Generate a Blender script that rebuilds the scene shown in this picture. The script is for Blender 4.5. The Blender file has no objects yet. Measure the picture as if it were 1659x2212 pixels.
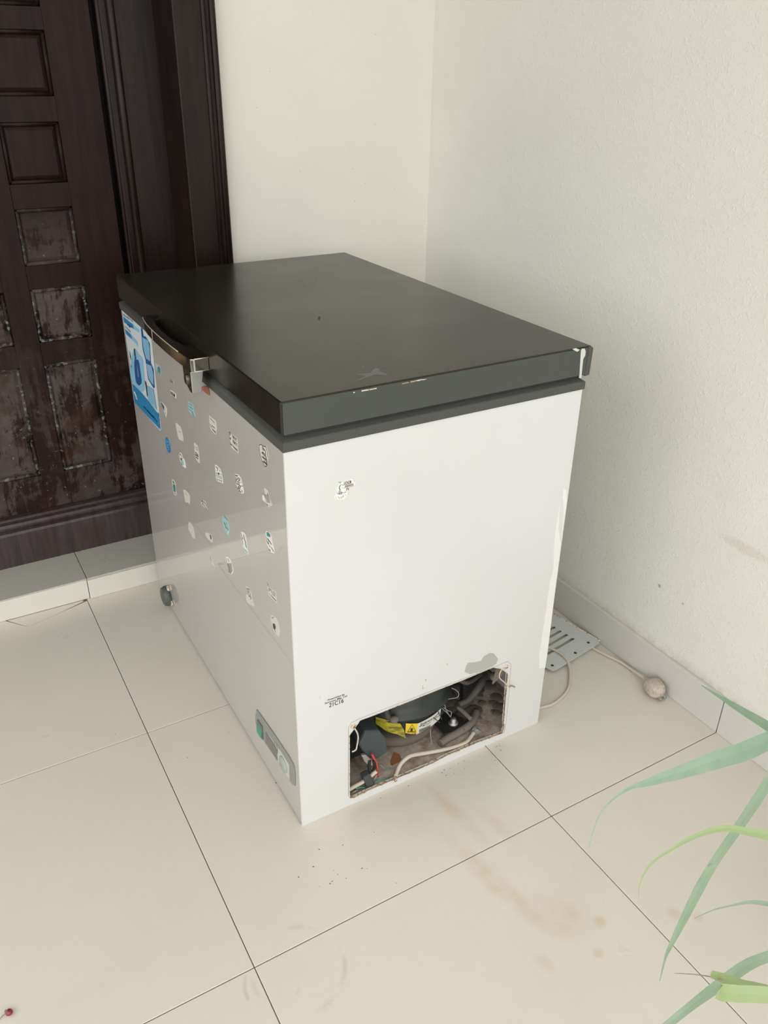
import bpy, bmesh, math, random
from mathutils import Vector, Matrix
random.seed(7)
scene = bpy.context.scene
COL = scene.collection

# ------------------------------------------------------------------ camera
cam_d = bpy.data.cameras.new('camera'); cam = bpy.data.objects.new('camera', cam_d); COL.objects.link(cam)
cam.location = (-0.83425, -0.77673, 1.23632)
cam.rotation_euler = (1.07621, -0.01266, -0.52533)
cam_d.sensor_fit = 'HORIZONTAL'; cam_d.sensor_width = 36.0
cam_d.lens = 36.0 * 1770.319 / 1659.0
cam_d.clip_start = 0.02
scene.camera = cam

# ------------------------------------------------------------------ daylight
world = bpy.data.worlds.new('sky'); scene.world = world; world.use_nodes = True
bg = world.node_tree.nodes['Background']
bg.inputs['Color'].default_value = (0.99, 0.99, 0.985, 1.0)
bg.inputs['Strength'].default_value = 1.0
vs = scene.view_settings
vs.view_transform = 'Standard'; vs.look = 'None'; vs.gamma = 1.0; vs.use_curve_mapping = False
vs.exposure = 1.12

STICKERS = [('torn teal sticker scrap', 'teal', [(0.8603, 0.7015), (0.8513, 0.7018), (0.8307, 0.7048), (0.8239, 0.7027), (0.8284, 0.6855), (0.8365, 0.6854), (0.8529, 0.6859), (0.8599, 0.6927)], [('tealdark', 'p', [(0.8479, 0.6957), (0.831, 0.7041), (0.8257, 0.6981), (0.8316, 0.6857), (0.8487, 0.6865)], 0), ('white', 'l', [(0.858, 0.7022), (0.8635, 0.6875)], 0.0009), ('white', 'l', [(0.8278, 0.7048), (0.8249, 0.7001)], 0.0009)]), ('small grey caption sticker scrap', 'pale', [(0.7654, 0.6975), (0.7408, 0.7015), (0.7386, 0.6952), (0.7643, 0.6908)], [('ink', 'p', [(0.7637, 0.6973), (0.7423, 0.7008), (0.7413, 0.6951), (0.7625, 0.6918)], 0), ('grey', 'l', [(0.7604, 0.6966), (0.7433, 0.6993)], 0.0009), ('grey', 'l', [(0.7602, 0.6947), (0.7422, 0.6975)], 0.0009)]), ('small framed caption sticker scrap', 'white', [(0.7718, 0.6717), (0.7567, 0.6745), (0.732, 0.6764), (0.735, 0.6662), (0.772, 0.6623)], [('ink', 'p', [(0.7704, 0.6707), (0.7375, 0.6743), (0.7402, 0.6665), (0.7693, 0.6637)], 0), ('grey', 'l', [(0.7674, 0.6699), (0.7413, 0.6725)], 0.0009), ('grey', 'l', [(0.7668, 0.6666), (0.7554, 0.6679)], 0.001), ('white', 'l', [(0.7517, 0.6709), (0.7499, 0.6683)], 0.0009)]), ('dark scribbled sticker scrap', 'pale', [(0.8544, 0.6196), (0.8289, 0.6219), (0.8122, 0.6173), (0.827, 0.5933), (0.834, 0.5994), (0.8525, 0.6095)], [('ink', 'p', [(0.8527, 0.6197), (0.8409, 0.6178), (0.8322, 0.6164), (0.8349, 0.6051), (0.8439, 0.6072), (0.8528, 0.6116)], 0), ('ink', 'p', [(0.8323, 0.6037), (0.825, 0.6048), (0.8286, 0.6013)], 0), ('pale', 'l', [(0.8504, 0.6146), (0.8368, 0.6074)], 0.0009)]), ('teal skyline sticker scrap', 'teal', [(0.656, 0.6863), (0.6271, 0.6894), (0.6238, 0.6784), (0.6214, 0.6673), (0.6389, 0.6662), (0.6565, 0.6661), (0.655, 0.677)], [('tealdark', 'l', [(0.6497, 0.6848), (0.63, 0.6861)], 0.001), ('tealdark', 'l', [(0.6496, 0.6788), (0.6282, 0.6795)], 0.0013), ('tealdark', 'l', [(0.6536, 0.6721), (0.6302, 0.6729)], 0.0009), ('tealdark', 'l', [(0.6364, 0.6714), (0.6239, 0.6672)], 0.0015), ('tealdark', 'l', [(0.6444, 0.6799), (0.6421, 0.6781)], 0.0013)]), ('blank pale rectangular sticker', 'pale', [(0.7591, 0.6064), (0.7462, 0.6092), (0.7268, 0.6098), (0.7207, 0.6027), (0.716, 0.5901), (0.719, 0.5809), (0.7497, 0.5736), (0.7553, 0.5826), (0.7589, 0.5945)], [('grey', 'l', [(0.7428, 0.5938), (0.7263, 0.5985)], 0.0009)]), ('small blue oval sticker', 'blue', [(0.8522, 0.5392), (0.8347, 0.5446), (0.8271, 0.5398), (0.8219, 0.5318), (0.8236, 0.5163), (0.8438, 0.5075), (0.8547, 0.5137), (0.8562, 0.5256)], [('blueL', 'l', [(0.8474, 0.5329), (0.8333, 0.536), (0.8308, 0.5299), (0.8446, 0.5246)], 0.0011), ('blueL', 'l', [(0.846, 0.521), (0.8348, 0.5222), (0.8417, 0.5132)], 0.0012), ('blueD', 'l', [(0.8424, 0.5177), (0.833, 0.5143)], 0.0009)]), ('white keyhole doodle sticker', 'white', [(0.7581, 0.5393), (0.7484, 0.5452), (0.7391, 0.5438), (0.7345, 0.5382), (0.7251, 0.5376), (0.7203, 0.5227), (0.738, 0.5176), (0.7546, 0.5203), (0.7608, 0.5314)], [('ink', 'l', [(0.7533, 0.5404), (0.7403, 0.5404), (0.7404, 0.5336), (0.7536, 0.5298), (0.7555, 0.5373), (0.7521, 0.5409)], 0.0013), ('ink', 'l', [(0.752, 0.5282), (0.7393, 0.5303)], 0.0015), ('teal', 'p', [(0.7528, 0.5256), (0.735, 0.5336), (0.7318, 0.5236), (0.7468, 0.5174)], 0), ('ink', 'l', [(0.7489, 0.5241), (0.7452, 0.5188)], 0.0013)]), ('pale banner doodle sticker', 'pale', [(0.6462, 0.6051), (0.6369, 0.6081), (0.6239, 0.6066), (0.6207, 0.5909), (0.6218, 0.5734), (0.635, 0.5715), (0.646, 0.5756), (0.6466, 0.5933)], [('ink', 'l', [(0.6428, 0.5996), (0.6402, 0.5972)], 0.0011), ('ink', 'l', [(0.6319, 0.6021), (0.6274, 0.6011)], 0.0011), ('ink', 'l', [(0.6304, 0.5975), (0.6252, 0.5985)], 0.0009), ('ink', 'l', [(0.6423, 0.5879), (0.6268, 0.5878)], 0.0015), ('ink', 'l', [(0.6446, 0.5821), (0.6252, 0.5853)], 0.0015), ('ink', 'l', [(0.6407, 0.5787), (0.6284, 0.5795)], 0.0015)]), ('cartoon caption sticker with blue band', 'white', [(0.5298, 0.6056), (0.5206, 0.6105), (0.5067, 0.6112), (0.4973, 0.6079), (0.4918, 0.5878), (0.4994, 0.5841), (0.5276, 0.5773), (0.5291, 0.5899)], [('ink', 'l', [(0.5252, 0.6059), (0.515, 0.6051), (0.518, 0.5999)], 0.0013), ('ink', 'l', [(0.5139, 0.6095), (0.511, 0.6074)], 0.0009), ('ink', 'l', [(0.506, 0.6069), (0.5008, 0.6058)], 0.0009), ('ink', 'l', [(0.5247, 0.5938), (0.5194, 0.594)], 0.0009), ('brown', 'p', [(0.5157, 0.5979), (0.5057, 0.6008), (0.5085, 0.5962), (0.5159, 0.5941)], 0), ('ink', 'l', [(0.4996, 0.6023), (0.4974, 0.6)], 0.0009), ('bluegrey', 'p', [(0.5263, 0.59), (0.4974, 0.5972), (0.4943, 0.593), (0.5252, 0.5846)], 0), ('ink', 'l', [(0.5239, 0.5824), (0.519, 0.5813)], 0.0011), ('ink', 'l', [(0.5128, 0.5854), (0.5079, 0.5845)], 0.0011), ('ink', 'l', [(0.5019, 0.5881), (0.4975, 0.5879)], 0.0011)]), ('round bubbles doodle sticker', 'white', [(0.4265, 0.6307), (0.4186, 0.6359), (0.4063, 0.6392), (0.3965, 0.6366), (0.3914, 0.627), (0.3878, 0.6143), (0.4044, 0.6062), (0.4131, 0.6094), (0.4186, 0.6126), (0.4251, 0.6162), (0.4166, 0.6274)], [('ink', 'l', [(0.4242, 0.631), (0.4109, 0.636)], 0.0011), ('ink', 'l', [(0.4176, 0.6332), (0.4137, 0.6299), (0.4195, 0.6236), (0.4223, 0.6173), (0.4155, 0.6171)], 0.0009), ('ink', 'l', [(0.4084, 0.6334), (0.4006, 0.6342), (0.4046, 0.6294), (0.4108, 0.6286), (0.4084, 0.6334)], 0.0009), ('ink', 'l', [(0.4132, 0.6245), (0.4052, 0.626), (0.4077, 0.6212), (0.4151, 0.6192), (0.4132, 0.6245)], 0.0009), ('ink', 'l', [(0.4081, 0.6191), (0.4, 0.6214), (0.4041, 0.6158), (0.4106, 0.6143), (0.4081, 0.6191)], 0.0009), ('ink', 'l', [(0.4135, 0.6149), (0.4143, 0.6107), (0.4062, 0.613), (0.4085, 0.6088), (0.3992, 0.6099)], 0.0009), ('ink', 'l', [(0.3967, 0.6309), (0.3956, 0.629)], 0.0009), ('ink', 'l', [(0.395, 0.6243), (0.391, 0.6248)], 0.0009), ('ink', 'l', [(0.3966, 0.6154), (0.393, 0.6139)], 0.0009)]), ('narrow dark and teal doodle sticker', 'pale', [(0.8423, 0.4423), (0.8305, 0.4485), (0.8162, 0.4463), (0.8201, 0.4284), (0.8172, 0.4167), (0.8394, 0.4075), (0.8435, 0.423)], [('ink', 'p', [(0.8381, 0.4433), (0.8282, 0.4443), (0.8235, 0.4415), (0.8341, 0.4386)], 0), ('tealdark', 'p', [(0.8359, 0.4361), (0.8193, 0.4401), (0.8223, 0.4209), (0.8395, 0.4165)], 0), ('ink', 'l', [(0.8397, 0.4296), (0.8269, 0.4254)], 0.0009), ('ink', 'l', [(0.8294, 0.4357), (0.8241, 0.4331)], 0.0009), ('ink', 'l', [(0.8356, 0.4141), (0.8205, 0.4165)], 0.0009)]), ('blank peeling pale sticker', 'pale', [(0.7582, 0.4558), (0.7395, 0.4618), (0.7219, 0.4626), (0.7179, 0.452), (0.7247, 0.437), (0.7344, 0.4366), (0.753, 0.4293), (0.7584, 0.4415)], [('grey', 'l', [(0.7493, 0.4519), (0.7286, 0.4549)], 0.0009)]), ('small dark bird doodle sticker', 'pale', [(0.6402, 0.48), (0.6293, 0.4906), (0.6145, 0.4947), (0.6051, 0.4939), (0.6127, 0.487), (0.5996, 0.4814), (0.6292, 0.4769), (0.6384, 0.4763)], [('ink', 'l', [(0.6349, 0.4846), (0.6277, 0.4894), (0.6266, 0.4862), (0.6325, 0.479)], 0.0013), ('ink', 'l', [(0.6277, 0.482), (0.6027, 0.4811)], 0.0009), ('ink', 'l', [(0.6236, 0.4898), (0.6114, 0.4917), (0.6146, 0.4873)], 0.0009)]), ('pale figure sticker beside the front corner', 'pale', [(0.295, 0.6636), (0.2797, 0.6658), (0.2763, 0.6561), (0.265, 0.6477), (0.2743, 0.6425), (0.2811, 0.6367), (0.289, 0.6403), (0.3027, 0.6388), (0.3047, 0.6467), (0.2924, 0.654)], [('grey', 'p', [(0.2924, 0.654), (0.2784, 0.6604), (0.2722, 0.6481), (0.286, 0.6429)], 0), ('white', 'p', [(0.3028, 0.647), (0.2941, 0.6515), (0.2921, 0.6413), (0.3012, 0.6395)], 0), ('ink', 'l', [(0.2938, 0.6534), (0.2905, 0.6491)], 0.0009), ('ink', 'l', [(0.2808, 0.6616), (0.2801, 0.6573)], 0.0009), ('ink', 'l', [(0.2865, 0.6397), (0.2827, 0.6386)], 0.0009)]), ('pale sticker with two small dark captions', 'pale', [(0.535, 0.6998), (0.5267, 0.6999), (0.5046, 0.7021), (0.5002, 0.6926), (0.5016, 0.6837), (0.5076, 0.6747), (0.5244, 0.6739), (0.5381, 0.6779)], [('ink', 'l', [(0.5306, 0.6967), (0.5201, 0.6957)], 0.0009), ('ink', 'l', [(0.5162, 0.6962), (0.5086, 0.6961)], 0.0009), ('ink', 'l', [(0.5347, 0.6839), (0.5266, 0.6802)], 0.0011), ('ink', 'l', [(0.5253, 0.6854), (0.51, 0.6853)], 0.0009), ('ink', 'l', [(0.5232, 0.6786), (0.5068, 0.678)], 0.0013)]), ('white sticker of dark letters below the rim', 'pale', [(0.4367, 0.704), (0.4212, 0.7061), (0.3993, 0.7086), (0.4, 0.6937), (0.3995, 0.6815), (0.4175, 0.6797), (0.4327, 0.6787)], []), ('cloud-shaped sticker of outlined letters at the front corner', 'pale', [(0.3048, 0.7335), (0.294, 0.7395), (0.2863, 0.7393), (0.2763, 0.7424), (0.2698, 0.7343), (0.269, 0.7265), (0.274, 0.7179), (0.2768, 0.7074), (0.2855, 0.7046), (0.2958, 0.7082), (0.3026, 0.7155), (0.3056, 0.7244)], [('ink', 'l', [(0.3028, 0.7334), (0.2942, 0.7383), (0.2855, 0.7384), (0.2765, 0.7411), (0.2718, 0.7335), (0.271, 0.7257)], 0.0009), ('ink', 'l', [(0.3028, 0.7334), (0.3041, 0.725), (0.3005, 0.7164), (0.2937, 0.709), (0.2844, 0.7057), (0.2784, 0.7073), (0.275, 0.7175)], 0.0009), ('ink', 'l', [(0.2916, 0.7365), (0.2787, 0.7325), (0.2788, 0.725), (0.2749, 0.7183)], 0.0009), ('ink', 'l', [(0.2943, 0.7247), (0.2834, 0.7265)], 0.0009), ('ink', 'l', [(0.2943, 0.718), (0.2796, 0.7189)], 0.0009), ('ink', 'l', [(0.2915, 0.7108), (0.2777, 0.7122)], 0.0009)]), ('curled blank white sticker scrap', 'pale', [(0.7468, 0.3822), (0.7381, 0.3876), (0.7244, 0.3886), (0.7144, 0.3839), (0.7106, 0.3624), (0.733, 0.3538), (0.7451, 0.3586), (0.7548, 0.3653)], [('white', 'l', [(0.7424, 0.3836), (0.745, 0.3716), (0.7414, 0.3619)], 0.0017), ('brown', 'l', [(0.7405, 0.3609), (0.7325, 0.3556)], 0.0009)]), ('tiny scrap with a brown mark', 'pale', [(0.6317, 0.4152), (0.5965, 0.4289), (0.5911, 0.413), (0.6255, 0.4071)], [('brown', 'p', [(0.6044, 0.4245), (0.5968, 0.4276), (0.5934, 0.4214), (0.6, 0.4151)], 0)]), ('teal round figure sticker', 'teal', [(0.5153, 0.5043), (0.5027, 0.5157), (0.4849, 0.5148), (0.4781, 0.5023), (0.4859, 0.4824), (0.4995, 0.4799), (0.5141, 0.4894)], [('ink', 'l', [(0.5016, 0.5152), (0.4867, 0.5145)], 0.0009), ('ink', 'l', [(0.5057, 0.4998), (0.5001, 0.4976), (0.4993, 0.4943)], 0.0016), ('ink', 'l', [(0.4939, 0.5049), (0.4912, 0.5038)], 0.0009), ('ink', 'l', [(0.4978, 0.4944), (0.4872, 0.4947)], 0.0009), ('white', 'p', [(0.4907, 0.488), (0.4809, 0.496), (0.4883, 0.4824)], 0)]), ('tall narrow photo sticker', 'white', [(0.421, 0.5221), (0.4118, 0.5272), (0.3983, 0.5308), (0.3933, 0.5164), (0.3916, 0.5031), (0.3892, 0.4937), (0.4115, 0.4915), (0.4185, 0.5106)], [('ink', 'l', [(0.4183, 0.5219), (0.414, 0.5152), (0.4099, 0.5149)], 0.0014), ('ink', 'l', [(0.4055, 0.5242), (0.3993, 0.5133), (0.3954, 0.5047)], 0.0019), ('ink', 'l', [(0.416, 0.5118), (0.4119, 0.5044)], 0.0013), ('teal', 'l', [(0.4129, 0.5063), (0.4127, 0.4998)], 0.0011), ('teal', 'l', [(0.4111, 0.4935), (0.393, 0.4953)], 0.0024)]), ('dark hooded figure sticker near the front corner', 'white', [(0.3002, 0.5812), (0.2933, 0.5882), (0.2785, 0.5899), (0.2735, 0.578), (0.2668, 0.5619), (0.2837, 0.5545), (0.2903, 0.5585), (0.3002, 0.5643)], [('tealdark', 'p', [(0.2962, 0.5842), (0.2897, 0.5886), (0.2803, 0.5885), (0.2811, 0.5828), (0.2946, 0.5786)], 0), ('ink', 'l', [(0.2986, 0.576), (0.2963, 0.5663), (0.2893, 0.5656)], 0.0009), ('ink', 'l', [(0.2928, 0.5746), (0.2823, 0.5735), (0.2779, 0.5715)], 0.0013), ('ink', 'l', [(0.2871, 0.5645), (0.2836, 0.5642)], 0.0009), ('ink', 'l', [(0.2893, 0.5568), (0.2834, 0.5566)], 0.0009), ('ink', 'l', [(0.2787, 0.5657), (0.2698, 0.5622)], 0.0009), ('ink', 'l', [(0.2909, 0.5713), (0.2891, 0.5667)], 0.0011)]), ('faint torn sticker sliver', 'pale', [(0.6181, 0.365), (0.6105, 0.3677), (0.5966, 0.3614), (0.5876, 0.3567), (0.6108, 0.3529)], [('brown', 'l', [(0.6163, 0.3652), (0.6089, 0.3602)], 0.0009)]), ('grey boot-shaped doodle sticker', 'white', [(0.518, 0.4171), (0.5083, 0.4257), (0.4902, 0.4288), (0.4832, 0.4214), (0.4782, 0.409), (0.4946, 0.3933), (0.5074, 0.3914), (0.5141, 0.4038)], [('grey', 'p', [(0.5108, 0.4102), (0.4856, 0.4243), (0.4823, 0.4083), (0.4932, 0.3957), (0.5043, 0.3941)], 0), ('ink', 'l', [(0.5128, 0.4195), (0.5124, 0.4113), (0.5061, 0.3931), (0.4949, 0.3947)], 0.0009), ('ink', 'l', [(0.5059, 0.4226), (0.497, 0.4209)], 0.0009), ('white', 'l', [(0.5099, 0.4113), (0.4873, 0.4233)], 0.0013), ('ink', 'l', [(0.5056, 0.4098), (0.4987, 0.4057), (0.4971, 0.3987)], 0.0009)]), ('half-peeled doodle sticker above a blank patch', 'pale', [(0.4157, 0.4133), (0.4038, 0.4172), (0.3944, 0.4162), (0.3896, 0.4119), (0.3885, 0.4025), (0.3847, 0.399), (0.3794, 0.3912), (0.3867, 0.3869), (0.4155, 0.3782), (0.418, 0.3919), (0.4104, 0.3978), (0.4129, 0.4069)], [('ink', 'l', [(0.4131, 0.41), (0.4064, 0.4114), (0.4095, 0.4031)], 0.0009), ('ink', 'l', [(0.4018, 0.4105), (0.3942, 0.4085), (0.3968, 0.4026), (0.4022, 0.3986), (0.4065, 0.4019), (0.4018, 0.4105)], 0.0009), ('ink', 'l', [(0.4005, 0.3997), (0.3921, 0.4018), (0.3955, 0.3961)], 0.0009), ('ink', 'l', [(0.4061, 0.413), (0.3961, 0.416)], 0.0009)]), ('square calendar-like sticker', 'pale', [(0.3082, 0.4741), (0.3, 0.4768), (0.2713, 0.485), (0.2699, 0.474), (0.2682, 0.4635), (0.2867, 0.4613), (0.305, 0.4588)], [('ink', 'l', [(0.3018, 0.4738), (0.2917, 0.4764), (0.2916, 0.4718)], 0.0009), ('ink', 'l', [(0.3031, 0.4697), (0.2994, 0.4708)], 0.001), ('ink', 'l', [(0.301, 0.4646), (0.2992, 0.4619)], 0.0009), ('ink', 'l', [(0.2937, 0.4665), (0.2903, 0.4652), (0.2721, 0.4671)], 0.0009), ('grey', 'l', [(0.2845, 0.4779), (0.2731, 0.4813)], 0.0009), ('grey', 'l', [(0.2864, 0.4742), (0.2735, 0.4778)], 0.0009), ('grey', 'l', [(0.2875, 0.4708), (0.274, 0.4742)], 0.0009), ('grey', 'l', [(0.308, 0.4805), (0.3024, 0.4801)], 0.0009)]), ('blank oval sticker with a dark smudge', 'pale', [(0.2999, 0.4195), (0.2915, 0.4264), (0.2847, 0.4273), (0.2782, 0.4293), (0.2665, 0.4227), (0.2634, 0.4117), (0.2677, 0.3987), (0.2742, 0.3938), (0.2932, 0.3945), (0.3019, 0.4116)], [('grey', 'p', [(0.301, 0.4168), (0.2849, 0.4262), (0.2931, 0.4172)], 0), ('ink', 'p', [(0.2936, 0.4079), (0.2844, 0.413), (0.2808, 0.4084), (0.283, 0.4022), (0.2906, 0.3979), (0.2937, 0.4015)], 0), ('ink', 'l', [(0.2883, 0.3994), (0.2816, 0.3964)], 0.0009)])]
POSTER = ([(1.0949, 0.7604), (0.9443, 0.7583), (0.8697, 0.7491), (0.8829, 0.5464), (0.8901, 0.5406), (1.095, 0.5386), (1.0888, 0.5869)], [('blue', 'p', [(1.0914, 0.7432), (1.0078, 0.7455), (1.0018, 0.736), (1.0878, 0.7304)], 0), ('blueL', 'p', [(1.0078, 0.7455), (0.9575, 0.7464), (0.9609, 0.739), (1.0018, 0.736)], 0), ('blue', 'p', [(1.0899, 0.7154), (1.0391, 0.7154), (1.0333, 0.7048), (1.0869, 0.7047)], 0), ('blueL', 'p', [(1.0391, 0.7154), (0.9864, 0.7127), (0.9859, 0.7025), (1.0333, 0.7048)], 0), ('blueL', 's', [(1.0287, 0.6864), (0.9896, 0.6835), (0.9605, 0.6782), (0.9836, 0.604), (1.0458, 0.5874), (1.0845, 0.5899), (1.0985, 0.6083), (1.0776, 0.6385)], 0), ('blueD', 's', [(1.0433, 0.6507), (1.0179, 0.6634), (0.9982, 0.6652), (0.9951, 0.6316), (0.9994, 0.6163), (1.0219, 0.603), (1.0372, 0.5998), (1.0539, 0.6058)], 0), ('blueL', 's', [(1.0176, 0.6527), (1.0203, 0.6239), (1.0249, 0.6257)], 0), ('ink', 'p', [(1.0283, 0.6873), (1.0169, 0.6881), (1.02, 0.6705), (1.035, 0.6678)], 0), ('blueD', 'p', [(1.0327, 0.6669), (1.0168, 0.6714), (1.0196, 0.6598), (1.0364, 0.6535)], 0), ('ink', 'p', [(1.0734, 0.6696), (1.0684, 0.6569), (1.0705, 0.6469), (1.0783, 0.6541)], 0), ('ink', 'l', [(1.0803, 0.6329), (1.0711, 0.6309)], 0.002), ('blueD', 'p', [(0.9408, 0.7549), (0.9301, 0.7561), (0.9268, 0.7413), (0.9107, 0.7441), (0.8955, 0.7396), (0.8846, 0.7368), (0.8944, 0.6913), (0.8785, 0.6829), (0.8897, 0.6385), (0.8982, 0.6358), (0.9348, 0.6439), (0.9362, 0.6866), (0.9482, 0.7053)], 0), ('blueP', 'p', [(0.9397, 0.7351), (0.8927, 0.7403), (0.8887, 0.7273), (0.8978, 0.6947), (0.929, 0.6916), (0.9395, 0.7077)], 0), ('blueP', 'p', [(0.9342, 0.6799), (0.8916, 0.6863), (0.8847, 0.668), (0.8953, 0.6426), (0.9282, 0.6474)], 0), ('blueP', 'p', [(0.9506, 0.6253), (0.8996, 0.6323), (0.8935, 0.5874), (0.9589, 0.5886)], 0), ('ink', 'p', [(0.9662, 0.6312), (0.9557, 0.6314), (0.9533, 0.6013), (0.964, 0.5947)], 0), ('blue', 'p', [(1.0877, 0.5856), (1.0233, 0.5882), (0.9597, 0.5868), (0.896, 0.5812), (0.8808, 0.5849), (0.8846, 0.5457), (0.9792, 0.542), (1.0929, 0.5393)], 0), ('white', 'l', [(1.0748, 0.5684), (1.0725, 0.5576), (1.0629, 0.5575)], 0.004), ('white', 'l', [(1.0827, 0.5675), (1.0659, 0.5631)], 0.004)])
POSTER_TEXT = [(1.0102, 0.5572), (0.8951, 0.5591), (1.0834, 0.7496), (0.9985, 0.7536), (1.081, 0.7215), (1.0357, 0.7223), (1.0579, 0.7332), (1.0181, 0.7356)]
END_STICKER = ([(-0.3351, 0.6918), (-0.328, 0.691), (-0.3271, 0.6891), (-0.3111, 0.691), (-0.3044, 0.6801), (-0.3146, 0.6775), (-0.3162, 0.6722), (-0.3174, 0.6656), (-0.3209, 0.6657), (-0.3224, 0.6619), (-0.3263, 0.6596), (-0.3335, 0.6612), (-0.3403, 0.664), (-0.3404, 0.6694), (-0.3376, 0.6709), (-0.3373, 0.6731), (-0.3352, 0.6738), (-0.3368, 0.6809), (-0.3351, 0.6839), (-0.3324, 0.6863)], [('teal', 'p', [(-0.335, 0.6917), (-0.3281, 0.6909), (-0.3297, 0.6879), (-0.3316, 0.6883)], 0), ('ink', 'l', [(-0.3305, 0.6851), (-0.3321, 0.6832), (-0.3323, 0.6813)], 0.0022), ('ink', 'l', [(-0.3327, 0.6807), (-0.331, 0.6769)], 0.0022), ('grey', 'l', [(-0.3305, 0.6852), (-0.3279, 0.6854), (-0.326, 0.6832)], 0.0009), ('bluegrey', 'p', [(-0.3341, 0.6769), (-0.3307, 0.676), (-0.3269, 0.6721), (-0.3285, 0.6687), (-0.3338, 0.6696)], 0), ('ink', 'l', [(-0.3364, 0.6731), (-0.3341, 0.6714)], 0.0015), ('ink', 'l', [(-0.3322, 0.673), (-0.3319, 0.6707)], 0.0012), ('ink', 'l', [(-0.3298, 0.672), (-0.3277, 0.6717)], 0.0018), ('grey', 'l', [(-0.3353, 0.6673), (-0.3331, 0.6649)], 0.0011), ('grey', 'l', [(-0.3339, 0.6651), (-0.3328, 0.6629)], 0.0011), ('grey', 'l', [(-0.3308, 0.6651), (-0.3305, 0.6631)], 0.0011), ('grey', 'l', [(-0.3293, 0.6651), (-0.3286, 0.662)], 0.0011), ('grey', 'l', [(-0.3273, 0.6673), (-0.3255, 0.6653)], 0.0011), ('grey', 'l', [(-0.3281, 0.6656), (-0.3259, 0.6638)], 0.0011), ('grey', 'l', [(-0.3391, 0.6673), (-0.338, 0.6669)], 0.0011), ('grey', 'l', [(-0.3388, 0.665), (-0.3379, 0.6645)], 0.0011), ('grey', 'l', [(-0.3235, 0.668), (-0.3222, 0.667)], 0.0011), ('grey', 'l', [(-0.3189, 0.6675), (-0.3174, 0.6675)], 0.0011), ('grey', 'l', [(-0.3261, 0.6715), (-0.3216, 0.6708)], 0.0011), ('grey', 'l', [(-0.3291, 0.6809), (-0.3279, 0.6799)], 0.0011), ('grey', 'l', [(-0.326, 0.6798), (-0.3238, 0.6791)], 0.0011), ('grey', 'l', [(-0.3231, 0.6731), (-0.3216, 0.6723)], 0.0011), ('grey', 'l', [(-0.3193, 0.6714), (-0.3174, 0.6705)], 0.0011)])
END_STICKER_TEXT = [(-0.3122, 0.6894), (-0.3257, 0.6892), (-0.3084, 0.6838), (-0.3231, 0.6837), (-0.3157, 0.678), (-0.3213, 0.6779)]
PRINT_TEXT = [(-0.362, 0.2755), (-0.3273, 0.2739), (-0.3665, 0.2699), (-0.3235, 0.2688), (-0.3586, 0.2605), (-0.3302, 0.2596)]
SMEAR = [(-0.0692, 0.2236), (-0.0665, 0.2371), (-0.0622, 0.2426), (-0.0477, 0.2379), (-0.0316, 0.2348), (-0.0254, 0.2438), (-0.0119, 0.2467), (-0.0018, 0.2419), (0.0107, 0.2233), (0.0075, 0.213), (-0.0004, 0.2094), (-0.0293, 0.2077), (-0.0551, 0.2114)]
SPECKS = [(-0.1118, 0.2588), (-0.1583, 0.2394), (-0.1635, 0.2217), (-0.1643, 0.2285), (-0.3754, 0.2904), (0.0602, 0.0456), (0.0417, 0.1638), (0.0439, 0.1526), (0.0473, 0.1073), (0.0429, 0.1426)]
STRIP = [(0.1222, 0.5396), (0.1234, 0.5111), (0.1255, 0.4859), (0.1358, 0.4516), (0.1376, 0.4233), (0.1375, 0.3753), (0.1384, 0.3186), (0.1394, 0.2504), (0.14, 0.1919), (0.1394, 0.1497), (0.1232, 0.1561), (0.1182, 0.1904), (0.1198, 0.2384), (0.1215, 0.299), (0.1218, 0.3669), (0.1264, 0.3985), (0.1208, 0.4411), (0.1188, 0.4794), (0.1198, 0.512)]
STRIP2 = [(0.1253, 0.5705), (0.1329, 0.5628), (0.1377, 0.5397), (0.1367, 0.5157), (0.1371, 0.4744), (0.137, 0.4513), (0.1359, 0.4747), (0.1348, 0.508), (0.1297, 0.5417), (0.1261, 0.5506)]
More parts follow.
